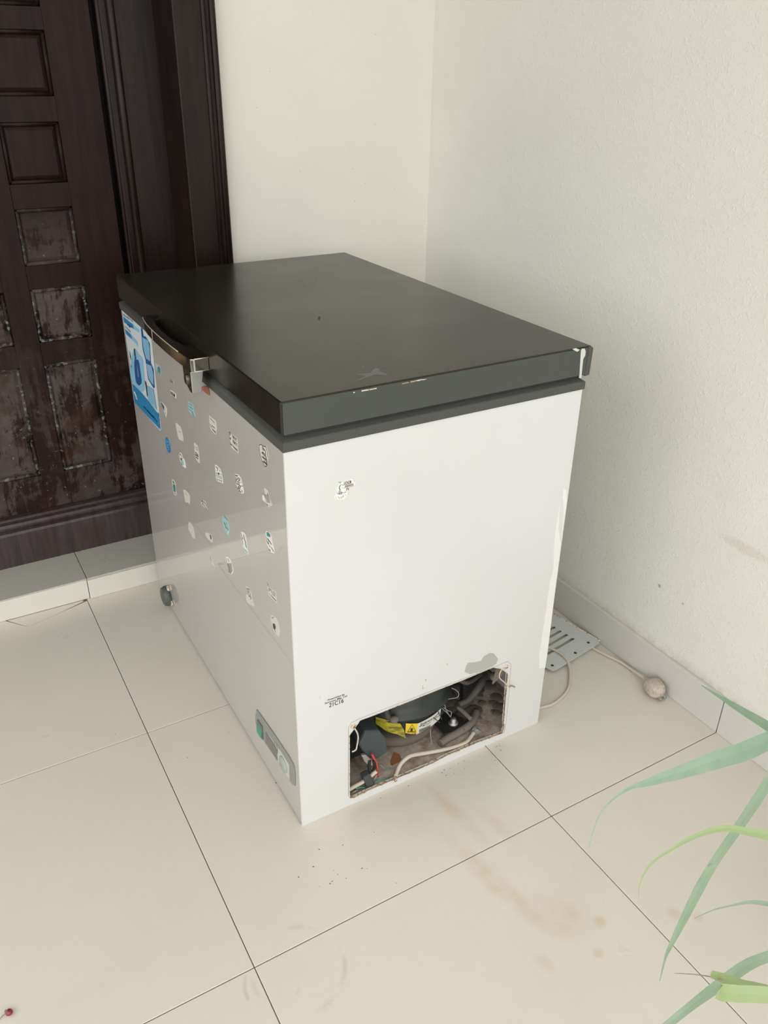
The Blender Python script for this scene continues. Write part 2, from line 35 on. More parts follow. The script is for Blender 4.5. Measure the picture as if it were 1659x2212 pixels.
COMP = {'seam': [(-0.2019, 0.2597, 0.1344), (-0.1701, 0.2597, 0.1212), (-0.1213, 0.2597, 0.1113), (-0.1288, 0.2797, 0.092), (-0.0908, 0.2797, 0.0904), (-0.0602, 0.2797, 0.0956), (-0.0381, 0.2797, 0.1163)], 'relay': [(-0.2696, 0.2397, 0.1412), (-0.2379, 0.2397, 0.123), (-0.2221, 0.2397, 0.0908), (-0.2201, 0.2397, 0.0628), (-0.2403, 0.2397, 0.0635), (-0.268, 0.2397, 0.0788), (-0.2845, 0.2397, 0.1099)], 'yellow': [(-0.2258, 0.2397, 0.1262), (-0.2041, 0.2397, 0.1189), (-0.1851, 0.2397, 0.1111), (-0.1768, 0.2397, 0.0947), (-0.1713, 0.2397, 0.0719), (-0.1891, 0.2397, 0.0833), (-0.2066, 0.2397, 0.0898), (-0.2208, 0.2397, 0.1018), (-0.2267, 0.2397, 0.1046), (-0.2225, 0.2397, 0.1106)], 'warn': [(-0.1716, 0.2447, 0.1053), (-0.1474, 0.2447, 0.0979), (-0.1453, 0.2447, 0.066), (-0.1586, 0.2447, 0.074), (-0.1685, 0.2447, 0.0813)], 'lab': [(-0.148, 0.2447, 0.0989), (-0.1216, 0.2447, 0.1017), (-0.0917, 0.2447, 0.1041), (-0.0875, 0.2447, 0.0964), (-0.0866, 0.2447, 0.0811), (-0.09, 0.2447, 0.0725), (-0.1023, 0.2447, 0.0756), (-0.1126, 0.2447, 0.0711), (-0.1138, 0.2447, 0.065), (-0.1454, 0.2447, 0.0679)], 'bolt': [(-0.041, 0.2697, 0.0439), (-0.0416, 0.2697, 0.0528), (-0.0332, 0.2697, 0.0335)], 'hose': [(-0.022, 0.3097, 0.0353), (-0.0054, 0.3097, 0.0298), (0.0122, 0.3097, 0.0381), (0.0248, 0.3097, 0.0467), (0.0444, 0.3097, 0.0507), (0.0694, 0.3097, 0.0544)], 'pipe': [(-0.0092, 0.2997, 0.0322), (0.0087, 0.2997, 0.012), (0.0272, 0.2997, -0.0124)], 'wire': [(-0.0578, 0.2597, 0.0646), (-0.0683, 0.2597, 0.0844), (-0.0741, 0.2597, 0.1036), (-0.0717, 0.2597, 0.1158), (-0.0578, 0.2597, 0.114), (-0.0452, 0.2597, 0.1111), (-0.0407, 0.2597, 0.1175), (-0.0465, 0.2597, 0.1298), (-0.0595, 0.2597, 0.1418)], 'wire2': [(-0.0579, 0.2597, 0.0663), (-0.0864, 0.2597, 0.1057), (-0.0578, 0.2597, 0.0646), (-0.0563, 0.2597, 0.0774), (-0.0653, 0.2597, 0.0848), (-0.0768, 0.2597, 0.0982)], 'wire3': [(-0.1081, 0.2397, 0.1242), (-0.1013, 0.2397, 0.1081), (-0.0943, 0.2397, 0.0902), (-0.1159, 0.2377, 0.1064), (-0.0999, 0.2377, 0.086)], 'grom': [(0.1242, 0.3497, 0.0156), (0.1234, 0.3497, 0.0241), (0.1326, 0.3497, 0.0122)], 'cable': [(-0.2148, 0.2297, -0.0015), (-0.2058, 0.2297, 0.0092), (-0.1953, 0.2297, 0.0239), (-0.18, 0.2297, 0.0344), (-0.1644, 0.2297, 0.0357), (-0.1291, 0.2297, 0.0265), (-0.0794, 0.2297, 0.0121), (-0.0456, 0.2297, 0.0059), (-0.0289, 0.2297, 0.0091), (-0.0127, 0.2297, 0.0201)], 'clip': [(-0.0117, 0.2397, 0.0219), (-0.0052, 0.2397, 0.0207), (0.0054, 0.2397, 0.0105), (0.0072, 0.2397, -0.0009), (-0.0005, 0.2397, 0.0027), (-0.006, 0.2397, -0.0089), (-0.0132, 0.2397, -0.0002)], 'red': [(-0.2607, 0.2297, 0.0857), (-0.2553, 0.2297, 0.0705), (-0.2506, 0.2297, 0.0574), (-0.2481, 0.2297, 0.0415), (-0.2464, 0.2297, 0.0203)], 'tape': [(-0.2862, 0.2217, 0.0462), (-0.2703, 0.2217, 0.049), (-0.2594, 0.2217, 0.0158), (-0.2763, 0.2217, 0.0116)], 'cabl': [(-0.3139, 0.2247, 0.024), (-0.3004, 0.2247, 0.027), (-0.2838, 0.2247, 0.0294), (-0.267, 0.2247, 0.0355), (-0.2533, 0.2247, 0.0422)], 'green': [(-0.3005, 0.2217, 0.0235), (-0.29, 0.2217, 0.0198), (-0.2778, 0.2217, 0.0143), (-0.2579, 0.2217, 0.0187), (-0.2439, 0.2217, 0.018), (-0.2314, 0.2217, 0.0143), (-0.2211, 0.2217, 0.0119)], 'greys': [(-0.3126, 0.2217, 0.0068), (-0.296, 0.2217, 0.0183), (-0.3066, 0.2217, 0.0055), (-0.2793, 0.2217, 0.0114), (-0.2625, 0.2217, 0.023), (-0.2534, 0.2217, 0.0349), (-0.2991, 0.2217, 0.0033), (-0.277, 0.2217, 0.0064)], 'screws': [(-0.3112, 0.2097, 0.1957), (-0.2204, 0.2097, 0.0159), (0.0319, 0.2097, 0.1954)], 'bent': [(-0.3105, 0.2097, 0.1937), (-0.3042, 0.2097, 0.1784), (-0.3024, 0.2097, 0.1642), (-0.305, 0.2097, 0.1469), (-0.3072, 0.2097, 0.1385), (-0.3151, 0.2097, 0.1372)], 'bentr': [(0.0187, 0.2067, 0.1957), (0.0156, 0.2067, 0.1883), (0.0152, 0.2067, 0.1789), (0.0204, 0.2067, 0.1704), (0.0293, 0.2067, 0.1604), (0.0384, 0.2067, 0.1485), (0.0441, 0.2067, 0.1405), (0.0504, 0.2067, 0.1412), (0.06, 0.2067, 0.1339)], 'rust': [(-0.1626, 0.3097, -0.0235), (-0.147, 0.3097, -0.0389), (-0.1413, 0.3097, -0.0596), (-0.1686, 0.3097, -0.062), (-0.1705, 0.3097, -0.0531)], 'bracket': [(-0.2815, 0.2397, 0.0908), (-0.274, 0.2397, 0.0889), (-0.2619, 0.2397, 0.0686), (-0.2587, 0.2397, 0.0544), (-0.271, 0.2397, 0.0659)], 'tube': [(-0.084, 0.2797, -0.0315), (-0.0432, 0.2797, -0.0281), (-0.0091, 0.2797, -0.0172), (0.0369, 0.2797, -0.0152)], 'plate': [(-0.0581, 0.2697, 0.0257), (-0.0393, 0.2697, 0.0293), (-0.0126, 0.2697, 0.0154), (-0.0412, 0.2697, 0.0092)], 'dark': [(-0.272, 0.2597, 0.157), (-0.2175, 0.2597, 0.1466), (-0.2138, 0.2597, 0.1061), (-0.2262, 0.2597, 0.1011), (-0.2585, 0.2597, 0.1214)], 'stick': [(-0.1201, 0.2397, 0.0743), (-0.1194, 0.2397, 0.0597), (-0.1158, 0.2397, 0.0327)], 'darkwire': [(-0.266, 0.2297, 0.0722), (-0.2666, 0.2297, 0.0545), (-0.265, 0.2297, 0.0354), (-0.2568, 0.2297, 0.0677), (-0.2536, 0.2297, 0.0498), (-0.2597, 0.2297, 0.04)], 'coil': [(-0.2369, 0.2397, 0.0381), (-0.2209, 0.2397, 0.0151), (-0.2113, 0.2397, 0.0122), (-0.2107, 0.2397, 0.0212), (-0.2147, 0.2397, 0.0232)], 'blackblob': [(-0.2086, 0.2597, 0.0731), (-0.1714, 0.2597, 0.0555), (-0.1677, 0.2597, 0.0389), (-0.1839, 0.2597, 0.0373), (-0.2066, 0.2597, 0.0501)]}
LEAVES = [('g', [(-0.1827, -0.2473, 0.2834), (-0.1646, -0.2374, 0.3204), (-0.1474, -0.2407, 0.3505), (-0.1299, -0.2527, 0.3765), (-0.117, -0.2697, 0.3968), (-0.0906, -0.2952, 0.4251), (-0.0614, -0.3228, 0.4574), (-0.0441, -0.345, 0.4834), (-0.0291, -0.3635, 0.5107)], [0.00108, 0.00142, 0.00211, 0.00416, 0.00961, 0.01696, 0.02214, 0.02321, 0.02097], 0), ('g', [(0.0715, -0.1883, 0.4265), (0.0612, -0.2323, 0.4391), (0.0482, -0.2714, 0.4534), (0.0395, -0.3237, 0.4657)], [0.00153, 0.00595, 0.01015, 0.01342], 1), ('d', [(-0.2884, -0.4606, 0.3597), (-0.2707, -0.4493, 0.372), (-0.2574, -0.4439, 0.3797), (-0.2307, -0.4352, 0.3986), (-0.204, -0.4268, 0.4188), (-0.1757, -0.4201, 0.4408), (-0.1433, -0.4157, 0.4673), (-0.1144, -0.4116, 0.4927), (-0.0889, -0.4075, 0.5166)], [0.00061, 0.00245, 0.0049, 0.0086, 0.01047, 0.00926, 0.0099, 0.01116, 0.01118], 2), ('d', [(-0.1854, -0.4195, 0.4367), (-0.1707, -0.4192, 0.4407), (-0.1546, -0.4173, 0.4469), (-0.137, -0.4137, 0.4554), (-0.1083, -0.408, 0.476), (-0.0776, -0.4035, 0.4997)], [0.00062, 0.00186, 0.00311, 0.00501, 0.00629, 0.00633], 2), ('y', [(-0.2937, -0.4151, 0.4505), (-0.2882, -0.409, 0.4572), (-0.2794, -0.4046, 0.4656), (-0.266, -0.4029, 0.4762), (-0.2459, -0.4077, 0.4893), (-0.227, -0.4138, 0.5015), (-0.2102, -0.422, 0.5117), (-0.1957, -0.4327, 0.5192), (-0.1844, -0.4467, 0.5228), (-0.1702, -0.4665, 0.527)], [0.00058, 0.00086, 0.00173, 0.0023, 0.00288, 0.00461, 0.00576, 0.00691, 0.00807, 0.01037], 3), ('d', [(-0.2455, -0.4542, 0.429), (-0.2233, -0.4591, 0.4337), (-0.2032, -0.4664, 0.4365), (-0.1839, -0.4747, 0.4388), (-0.1659, -0.4875, 0.4388)], [0.00059, 0.00119, 0.0018, 0.00363, 0.00549], 0), ('d', [(-0.4328, -0.5373, 0.4672), (-0.4097, -0.5361, 0.4716), (-0.3868, -0.5354, 0.4764), (-0.3598, -0.5363, 0.4839), (-0.3379, -0.5374, 0.4889), (-0.3116, -0.5397, 0.4972), (-0.2906, -0.5421, 0.5026), (-0.2699, -0.5479, 0.5072)], [0.00153, 0.00461, 0.00671, 0.00729, 0.00892, 0.01057, 0.01012, 0.00912], 1), ('y', [(-0.3789, -0.5652, 0.5628), (-0.3698, -0.5635, 0.5529), (-0.3524, -0.5701, 0.5462), (-0.3285, -0.5827, 0.5428)], [0.01139, 0.0135, 0.01322, 0.01292], 2), ('y', [(-0.365, -0.5477, 0.553), (-0.3527, -0.5516, 0.5434), (-0.3373, -0.561, 0.5344), (-0.3154, -0.5766, 0.5287)], [0.00583, 0.00789, 0.00902, 0.00915], 3), ('b', [(-0.3817, -0.5257, 0.537), (-0.3699, -0.5366, 0.5409), (-0.3622, -0.5447, 0.5433), (-0.3553, -0.5533, 0.5452)], [0.00049, 0.00098, 0.00098, 0.00098], 3)]
SPOON = [(0.1293, 0.7803), (0.125, 0.781), (0.1219, 0.8141), (0.1212, 0.8214), (0.1206, 0.8292), (0.1225, 0.8322), (0.1283, 0.8314), (0.1312, 0.8265), (0.1316, 0.8198), (0.1278, 0.8132)]
CHIP = [(0.1011, 0.8344), (0.1086, 0.8351), (0.1175, 0.831), (0.1125, 0.8284), (0.108, 0.8305)]
SCUFF = [(-0.3126, 0.2262), (-0.2654, 0.2483), (-0.2757, 0.2641), (-0.252, 0.2585), (-0.2364, 0.2741), (-0.2311, 0.2713), (-0.236, 0.2559), (-0.2321, 0.2392), (-0.2376, 0.2364), (-0.2483, 0.2479), (-0.2663, 0.2431)]
LIDMARK = [(-0.1865, 0.5731), (-0.1779, 0.5843), (-0.1811, 0.572), (-0.1907, 0.5581)]
LIDSCR = [(-0.2757, 0.2641), (-0.251, 0.2569), (-0.2261, 0.2698), (-0.2128, 0.2737), (-0.2515, 0.2821), (-0.2422, 0.2954), (-0.1394, 0.2227), (-0.1385, 0.2072)]
LIDCHIPS = [(-0.0351, 0.8934), (-0.2898, 0.83), (-0.2768, 0.8293), (-0.2218, 0.8283), (-0.2072, 0.8289), (-0.1905, 0.8289), (-0.1984, 0.8288), (-0.3081, 0.8275)]
TRAYTUBE = [[-0.112, 0.2317, 0.034], [-0.082, 0.2278, 0.034], [-0.0439, 0.2349, 0.034], [0.0026, 0.2381, 0.034]]
TRAYRUST = [[-0.1823, 0.2778], [-0.1752, 0.265], [-0.1804, 0.2484], [-0.2073, 0.2465], [-0.201, 0.26]]
TRAYPIPE = [[-0.0145, 0.2927, 0.04], [-0.0106, 0.275, 0.04], [-0.0078, 0.2538, 0.04]]

# ------------------------------------------------------------------ helpers
ORG = {}
def link(o, parent=None, org=(0, 0, 0)):
    COL.objects.link(o); ORG[o] = Vector(org)
    if parent: o.parent = parent
    return o
def tag(o, label=None, cat=None, group=None, kind=None):
    if label: o['label'] = label
    if cat: o['category'] = cat
    if group: o['group'] = group
    if kind: o['kind'] = kind
    return o
def empty(name, loc, label=None, cat=None, kind=None):
    o = bpy.data.objects.new(name, None); o.location = loc; o.empty_display_size = .05
    link(o, None, loc); return tag(o, label, cat, kind=kind)

class MB:
    def __init__(s): s.v = []; s.f = []; s.sm = []
    def add(s, vs, fs, smooth=False):
        n = len(s.v); s.v += [tuple(v) for v in vs]; s.f += [tuple(i + n for i in f) for f in fs]; s.sm += [smooth] * len(fs); return s
    def box(s, x0, x1, y0, y1, z0, z1, bev=0.0, seg=1):
        bm = bmesh.new(); bmesh.ops.create_cube(bm, size=1)
        for v in bm.verts:
            v.co = Vector(((x0 + x1) / 2 + v.co.x * (x1 - x0), (y0 + y1) / 2 + v.co.y * (y1 - y0), (z0 + z1) / 2 + v.co.z * (z1 - z0)))
        if bev: bmesh.ops.bevel(bm, geom=bm.edges[:], offset=bev, segments=seg, profile=.5, affect='EDGES')
        s.bm(bm); return s
    def bm(s, bm, smooth=False):
        bm.verts.ensure_lookup_table(); bm.verts.index_update()
        s.add([v.co[:] for v in bm.verts], [[v.index for v in f.verts] for f in bm.faces], smooth); bm.free(); return s
    def prism(s, pts, ax, a, b, bev=0.0, seg=1):
        """polygon pts in the plane normal to axis ax, from coordinate a to b"""
        bm = bmesh.new()
        def P(u, w):
            return {0: (w, u[0], u[1]), 1: (u[0], w, u[1]), 2: (u[0], u[1], w)}[ax]
        A = [bm.verts.new(P(u, a)) for u in pts]; B = [bm.verts.new(P(u, b)) for u in pts]
        n = len(pts); bm.faces.new(A); bm.faces.new(B[::-1])
        for i in range(n): bm.faces.new((A[i], B[i], B[(i + 1) % n], A[(i + 1) % n]))
        bmesh.ops.recalc_face_normals(bm, faces=bm.faces[:])
        if bev: bmesh.ops.bevel(bm, geom=bm.edges[:], offset=bev, segments=seg, profile=.5, affect='EDGES')
        s.bm(bm); return s
    def ribbon(s, pts, w, ax, c):
        """flat stroke of width w along pts in the plane ax = c"""
        for (a, b) in zip(pts, pts[1:]):
            a, b = Vector(a), Vector(b); d = (b - a)
            if d.length < 1e-6: continue
            d.normalize(); n = Vector((-d.y, d.x)) * w / 2; e = d * w * .3
            q = [a - e - n, b + e - n, b + e + n, a - e + n]
            P = {0: lambda u: (c, u.x, u.y), 1: lambda u: (u.x, c, u.y), 2: lambda u: (u.x, u.y, c)}[ax]
            s.add([P(u) for u in q], [(0, 1, 2, 3)])
        return s
    def tube(s, pts, r, n=8, cap=True, res=4):
        pts = spline([Vector(p) for p in pts], res) if len(pts) > 2 else [Vector(p) for p in pts]
        rs = r if isinstance(r, (list, tuple)) else None
        up = Vector((.13, .21, .97)); rings = []; m = len(pts)
        for i, p in enumerate(pts):
            t = (pts[min(i + 1, m - 1)] - pts[max(i - 1, 0)]).normalized()
            a = t.cross(up)
            if a.length < 1e-3: a = t.cross(Vector((1, 0, 0)))
            a.normalize(); b = t.cross(a)
            if rs: k = i / (m - 1) * (len(rs) - 1); j = min(int(k), len(rs) - 2); rr = rs[j] + (rs[j + 1] - rs[j]) * (k - j)
            else: rr = r
            rings.append([p + (a * math.cos(2 * math.pi * q / n) + b * math.sin(2 * math.pi * q / n)) * rr for q in range(n)])
        vs = [v for rg in rings for v in rg]; fs = []
        for i in range(m - 1):
            for q in range(n): fs.append((i * n + q, i * n + (q + 1) % n, (i + 1) * n + (q + 1) % n, (i + 1) * n + q))
        s.add(vs, fs, True)
        if cap: s.add(rings[0], [tuple(range(n))[::-1]]); s.add(rings[-1], [tuple(range(n))])
        return s
    def lathe(s, prof, c, ax='z', n=24, sx=1, sy=1, smooth=True):
        vs = []; fs = []; m = len(prof)
        for (r, h) in prof:
            for q in range(n):
                a = 2 * math.pi * q / n; u, w = r * math.cos(a) * sx, r * math.sin(a) * sy
                vs.append({'z': (c[0] + u, c[1] + w, c[2] + h), 'y': (c[0] + u, c[1] + h, c[2] + w), 'x': (c[0] + h, c[1] + u, c[2] + w)}[ax])
        for i in range(m - 1):
            for q in range(n): fs.append((i * n + q, i * n + (q + 1) % n, (i + 1) * n + (q + 1) % n, (i + 1) * n + q))
        s.add(vs, fs, smooth)
        s.add(vs[:n], [tuple(range(n))]); s.add(vs[-n:], [tuple(range(n))]); return s
    def build(s, name, mat, parent=None, label=None, kind=None, cat=None, fixn=True, org=None):
        o_ = ORG[parent] if parent else Vector(org or (0, 0, 0))
        me = bpy.data.meshes.new(name)
        me.from_pydata([tuple(Vector(v) - o_) for v in s.v], [], s.f)
        for p, q in zip(me.polygons, s.sm): p.use_smooth = q
        me.update()
        if fixn:
            bm = bmesh.new(); bm.from_mesh(me); bmesh.ops.remove_doubles(bm, verts=bm.verts[:], dist=1e-6)
            bmesh.ops.recalc_face_normals(bm, faces=bm.faces[:]); bm.to_mesh(me); bm.free()
        me.materials.append(mat)
        o = bpy.data.objects.new(name, me)
        if not parent and org: o.location = org
        link(o, parent, o_); return tag(o, label, cat, kind=kind)

def spline(P, res=4):
    out = []
    for i in range(len(P) - 1):
        a, b, c, d = P[max(i - 1, 0)], P[i], P[i + 1], P[min(i + 2, len(P) - 1)]
        for k in range(res):
            t = k / res
            out.append(.5 * ((2 * b) + (c - a) * t + (2 * a - 5 * b + 4 * c - d) * t * t + (3 * b - a - 3 * c + d) * t ** 3))
    return out + [P[-1]]

def round_poly(pts, res=3):
    P = [Vector((u[0], u[1], 0)) for u in pts]; n = len(P); out = []
    for i in range(n):
        a, b, c, d = P[i - 1], P[i], P[(i + 1) % n], P[(i + 2) % n]
        for k in range(res):
            t = k / res; q = .5 * ((2 * b) + (c - a) * t + (2 * a - 5 * b + 4 * c - d) * t * t + (3 * b - a - 3 * c + d) * t ** 3)
            out.append((q.x, q.y))
    return out

# ------------------------------------------------------------------ materials
def lin(c):
    return tuple((x / 255 / 12.92 if x / 255 <= .04045 else ((x / 255 + .055) / 1.055) ** 2.4) for x in c)
def mat(name, col, rough=.5, metal=0.0, coat=0.0, coat_r=.1, spec=.5, srgb=False):
    m = bpy.data.materials.new(name); m.use_nodes = True
    b = m.node_tree.nodes['Principled BSDF']
    c = lin(col) if srgb else col
    b.inputs['Base Color'].default_value = (*c, 1); b.inputs['Roughness'].default_value = rough
    b.inputs['Metallic'].default_value = metal; b.inputs['Coat Weight'].default_value = coat
    b.inputs['Coat Roughness'].default_value = coat_r; b.inputs['Specular IOR Level'].default_value = spec
    m.diffuse_color = (*c, 1); return m
class NT:
    def __init__(s, m): s.m = m; s.t = m.node_tree; s.b = s.t.nodes['Principled BSDF']; s._pos = None
    def n(s, typ, **kw):
        d = s.t.nodes.new(typ)
        for k, v in kw.items():
            if k.startswith('i_'): d.inputs[k[2:].replace('_', ' ')].default_value = v
            else: setattr(d, k, v)
        return d
    def l(s, a, b): s.t.links.new(a, b)
    def pos(s):
        if not s._pos: s._pos = s.n('ShaderNodeNewGeometry').outputs['Position']
        return s._pos
    def mapped(s, scale=(1, 1, 1), rot=(0, 0, 0), loc=(0, 0, 0)):
        d = s.n('ShaderNodeMapping'); d.inputs['Scale'].default_value = scale; d.inputs['Rotation'].default_value = rot; d.inputs['Location'].default_value = loc
        s.l(s.pos(), d.inputs['Vector']); return d.outputs[0]
    def noise(s, scale, detail=4, rough=.55, vec=None, dist=0.0):
        d = s.n('ShaderNodeTexNoise'); d.inputs['Scale'].default_value = scale; d.inputs['Detail'].default_value = detail
        d.inputs['Roughness'].default_value = rough; d.inputs['Distortion'].default_value = dist
        s.l(vec or s.pos(), d.inputs['Vector']); return d.outputs['Fac']
    def ramp(s, fac, stops):
        d = s.n('ShaderNodeValToRGB'); e = d.color_ramp.elements
        while len(e) < len(stops): e.new(.5)
        for q, (p, c) in zip(e, stops):
            q.position = p; q.color = (*c, 1) if isinstance(c, (tuple, list)) else (c, c, c, 1)
        s.l(fac, d.inputs[0]); return d.outputs[0]
    def mix(s, fac, a, b, mode='MIX'):
        d = s.n('ShaderNodeMix', data_type='RGBA', blend_type=mode)
        for i, x in ((0, fac), (6, a), (7, b)):
            if hasattr(x, 'is_output'): s.l(x, d.inputs[i])
            else: d.inputs[i].default_value = x if i == 0 else (*x, 1)
        return d.outputs[2]
    def math(s, op, a, b=None, clamp=False):
        d = s.n('ShaderNodeMath', operation=op, use_clamp=clamp)
        for i, x in ((0, a), (1, b)):
            if x is None: continue
            if hasattr(x, 'is_output'): s.l(x, d.inputs[i])
            else: d.inputs[i].default_value = x
        return d.outputs[0]
    def xyz(s):
        d = s.n('ShaderNodeSeparateXYZ'); s.l(s.pos(), d.inputs[0]); return d.outputs
    def blob(s, c, r, soft=.5, stretch=(1, 1, 1), rot=0.0, warp=0.0):
        """soft-edged patch of radius r about world point c (1 inside, 0 outside)"""
        m = s.n('ShaderNodeMapping'); m.vector_type = 'TEXTURE'
        m.inputs['Location'].default_value = c; m.inputs['Rotation'].default_value = (0, 0, rot); m.inputs['Scale'].default_value = stretch
        s.l(s.pos(), m.inputs[0]); L = s.n('ShaderNodeVectorMath', operation='LENGTH'); s.l(m.outputs[0], L.inputs[0])
        dd = L.outputs['Value']
        if warp: dd = s.math('ADD', dd, s.math('MULTIPLY', s.math('SUBTRACT', s.noise(28, 4, .65), .5), warp))
        mr = s.n('ShaderNodeMapRange', interpolation_type='SMOOTHSTEP'); s.l(dd, mr.inputs[0])
        mr.inputs[1].default_value = r; mr.inputs[2].default_value = r * (1 - soft); return mr.outputs[0]
    def color(s, c): s.l(c, s.b.inputs['Base Color'])
    def rough(s, c): s.l(c, s.b.inputs['Roughness'])
    def bump(s, h, strength=.2, dist=.002):
        d = s.n('ShaderNodeBump'); d.inputs['Strength'].default_value = strength; d.inputs['Distance'].default_value = dist
        s.l(h, d.inputs['Height']); s.l(d.outputs[0], s.b.inputs['Normal']); return d

def wall_mat(name, col, grain, strength, speck=False, dirt_z=None, marks=()):
    m = mat(name, col, .75, spec=.25); t = NT(m)
    base = t.mix(t.ramp(t.noise(3.0, 5, .6), [(.3, 0), (.75, 1)]), col, tuple(c * .94 for c in col))
    if speck:
        v = t.n('ShaderNodeTexVoronoi'); v.inputs['Scale'].default_value = 48; t.l(t.pos(), v.inputs['Vector'])
        dots = t.math('MULTIPLY', t.math('LESS_THAN', v.outputs['Distance'], .055), t.math('GREATER_THAN', t.noise(9, 3, .7), .54))
        base = t.mix(t.math('MULTIPLY', dots, .45), base, (.30, .22, .15))
    if dirt_z is not None:
        z = t.xyz()[2]; mr = t.n('ShaderNodeMapRange'); t.l(z, mr.inputs[0]); mr.inputs[1].default_value = dirt_z + .028; mr.inputs[2].default_value = dirt_z
        f = t.math('MULTIPLY', mr.outputs[0], t.ramp(t.noise(40, 4, .7), [(.35, .05), (.65, .5)]))
        base = t.mix(f, base, (.42, .34, .27))
    for (c, r, st, rot, colr, a) in marks:
        base = t.mix(t.math('MULTIPLY', t.blob(c, r, .7, st, rot, .3 * r), a), base, colr)
    t.color(base)
    h = t.math('ADD', t.noise(grain, 3, .6), t.math('MULTIPLY', t.ramp(t.noise(grain * .35, 2, .5), [(.55, 0), (.72, 1)]), .8))
    t.bump(h, strength, .004); return m

M = {}
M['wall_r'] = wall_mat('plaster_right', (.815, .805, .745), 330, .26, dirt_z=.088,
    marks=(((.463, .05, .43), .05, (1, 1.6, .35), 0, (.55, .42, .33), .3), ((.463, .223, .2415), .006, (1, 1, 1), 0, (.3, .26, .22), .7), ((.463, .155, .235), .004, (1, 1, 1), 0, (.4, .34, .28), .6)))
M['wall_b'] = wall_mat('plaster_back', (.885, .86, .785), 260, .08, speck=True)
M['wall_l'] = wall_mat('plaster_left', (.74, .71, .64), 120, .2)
M['ceil'] = mat('ceiling_paint', (.78, .77, .74), .8, spec=.2)
M['ground'] = mat('yard_concrete', (.42, .39, .34), .9, spec=.2)
M['grout'] = mat('grout', (.17, .145, .12), .9, spec=.1)

def tile_mat(name, col, stains=False):
    m = mat(name, col, .28, coat=.0, spec=.5); t = NT(m)
    veins = t.math('MULTIPLY', t.ramp(t.noise(1.6, 5, .55, dist=1.2), [(.43, 0), (.5, 1), (.57, 0)]), t.ramp(t.noise(3, 2, .5), [(.35, 0), (.75, 1)]))
    cloud = t.ramp(t.noise(1.7, 5, .6), [(.3, 0), (.7, 1)])
    base = t.mix(cloud, col, tuple(c * k for c, k in zip(col, (.97, .965, .955))))
    base = t.mix(t.math('MULTIPLY', veins, .12), base, tuple(c * .72 for c in col))
    fine = t.ramp(t.noise(60, 3, .6), [(.35, 0), (.8, 1)])
    base = t.mix(t.math('MULTIPLY', fine, .10), base, tuple(c * .8 for c in col))
    if stains:
        br = (.58, .44, .27)
        n = t.ramp(t.noise(16, 5, .65), [(.35, .2), (.6, 1)])
        for (c, r, st, rot, a) in (((-.18, -.06, 0), .10, (.30, 1.5, 1), .16, .5), ((-.155, .10, 0), .10, (.22, 1.3, 1), .12, .45), ((-.10, .02, 0), .08, (.25, 1.2, 1), .2, .3), ((-.12, -.17, 0), .07, (.8, 1, 1), .2, .42), ((-.20, -.22, 0), .03, (.6, 1, 1), .2, .5),
                                   ((-.075, -.21, 0), .016, (1, 1, 1), .2, .6), ((-.115, -.25, 0), .013, (1, 1, 1), .2, .6), ((-.03, -.13, 0), .05, (1, 1, 1), .2, .2), ((.045, -.26, 0), .018, (1, 1, 1), .2, .5), ((.075, -.285, 0), .014, (1, 1, 1), .2, .5), ((-.36, .17, 0), .09, (1, .7, 1), .1, .25)):
            base = t.mix(t.math('MULTIPLY', t.math('MULTIPLY', t.blob(c, r, .8, st, rot, .5 * r), n), a), base, br)
        for (c, r, wd, a, cl) in (((-.54, -.037, 0), .076, .004, .35, (.42, .36, .27)), ((-.585, -.035, 0), .045, .003, .45, (.5, .34, .18))):
            o_ = t.blob(c, r + wd, .12); i_ = t.blob(c, r - wd, .12)
            ring = t.math('MULTIPLY', t.math('SUBTRACT', o_, i_), t.ramp(t.noise(18, 3, .6), [(.5, 0), (.68, 1)]))
            base = t.mix(t.math('MULTIPLY', ring, a), base, cl)
    t.color(base); t.rough(t.ramp(t.noise(8, 4, .6), [(.3, .27), (.7, .33)]))
    return m
M['tile'] = tile_mat('floor_tile', (.71, .672, .60), True)
M['tile_step'] = tile_mat('shaded_step_tile', (.52, .51, .465))  # treads coloured darker for the shade and the dark door mirrored there
M['tile_riser'] = tile_mat('riser_tile', (.78, .75, .68))
M['tile_skirt'] = tile_mat('skirting_tile', (.66, .645, .61))
M['skirt_cap'] = mat('skirting_cap', (.62, .58, .52), .8)

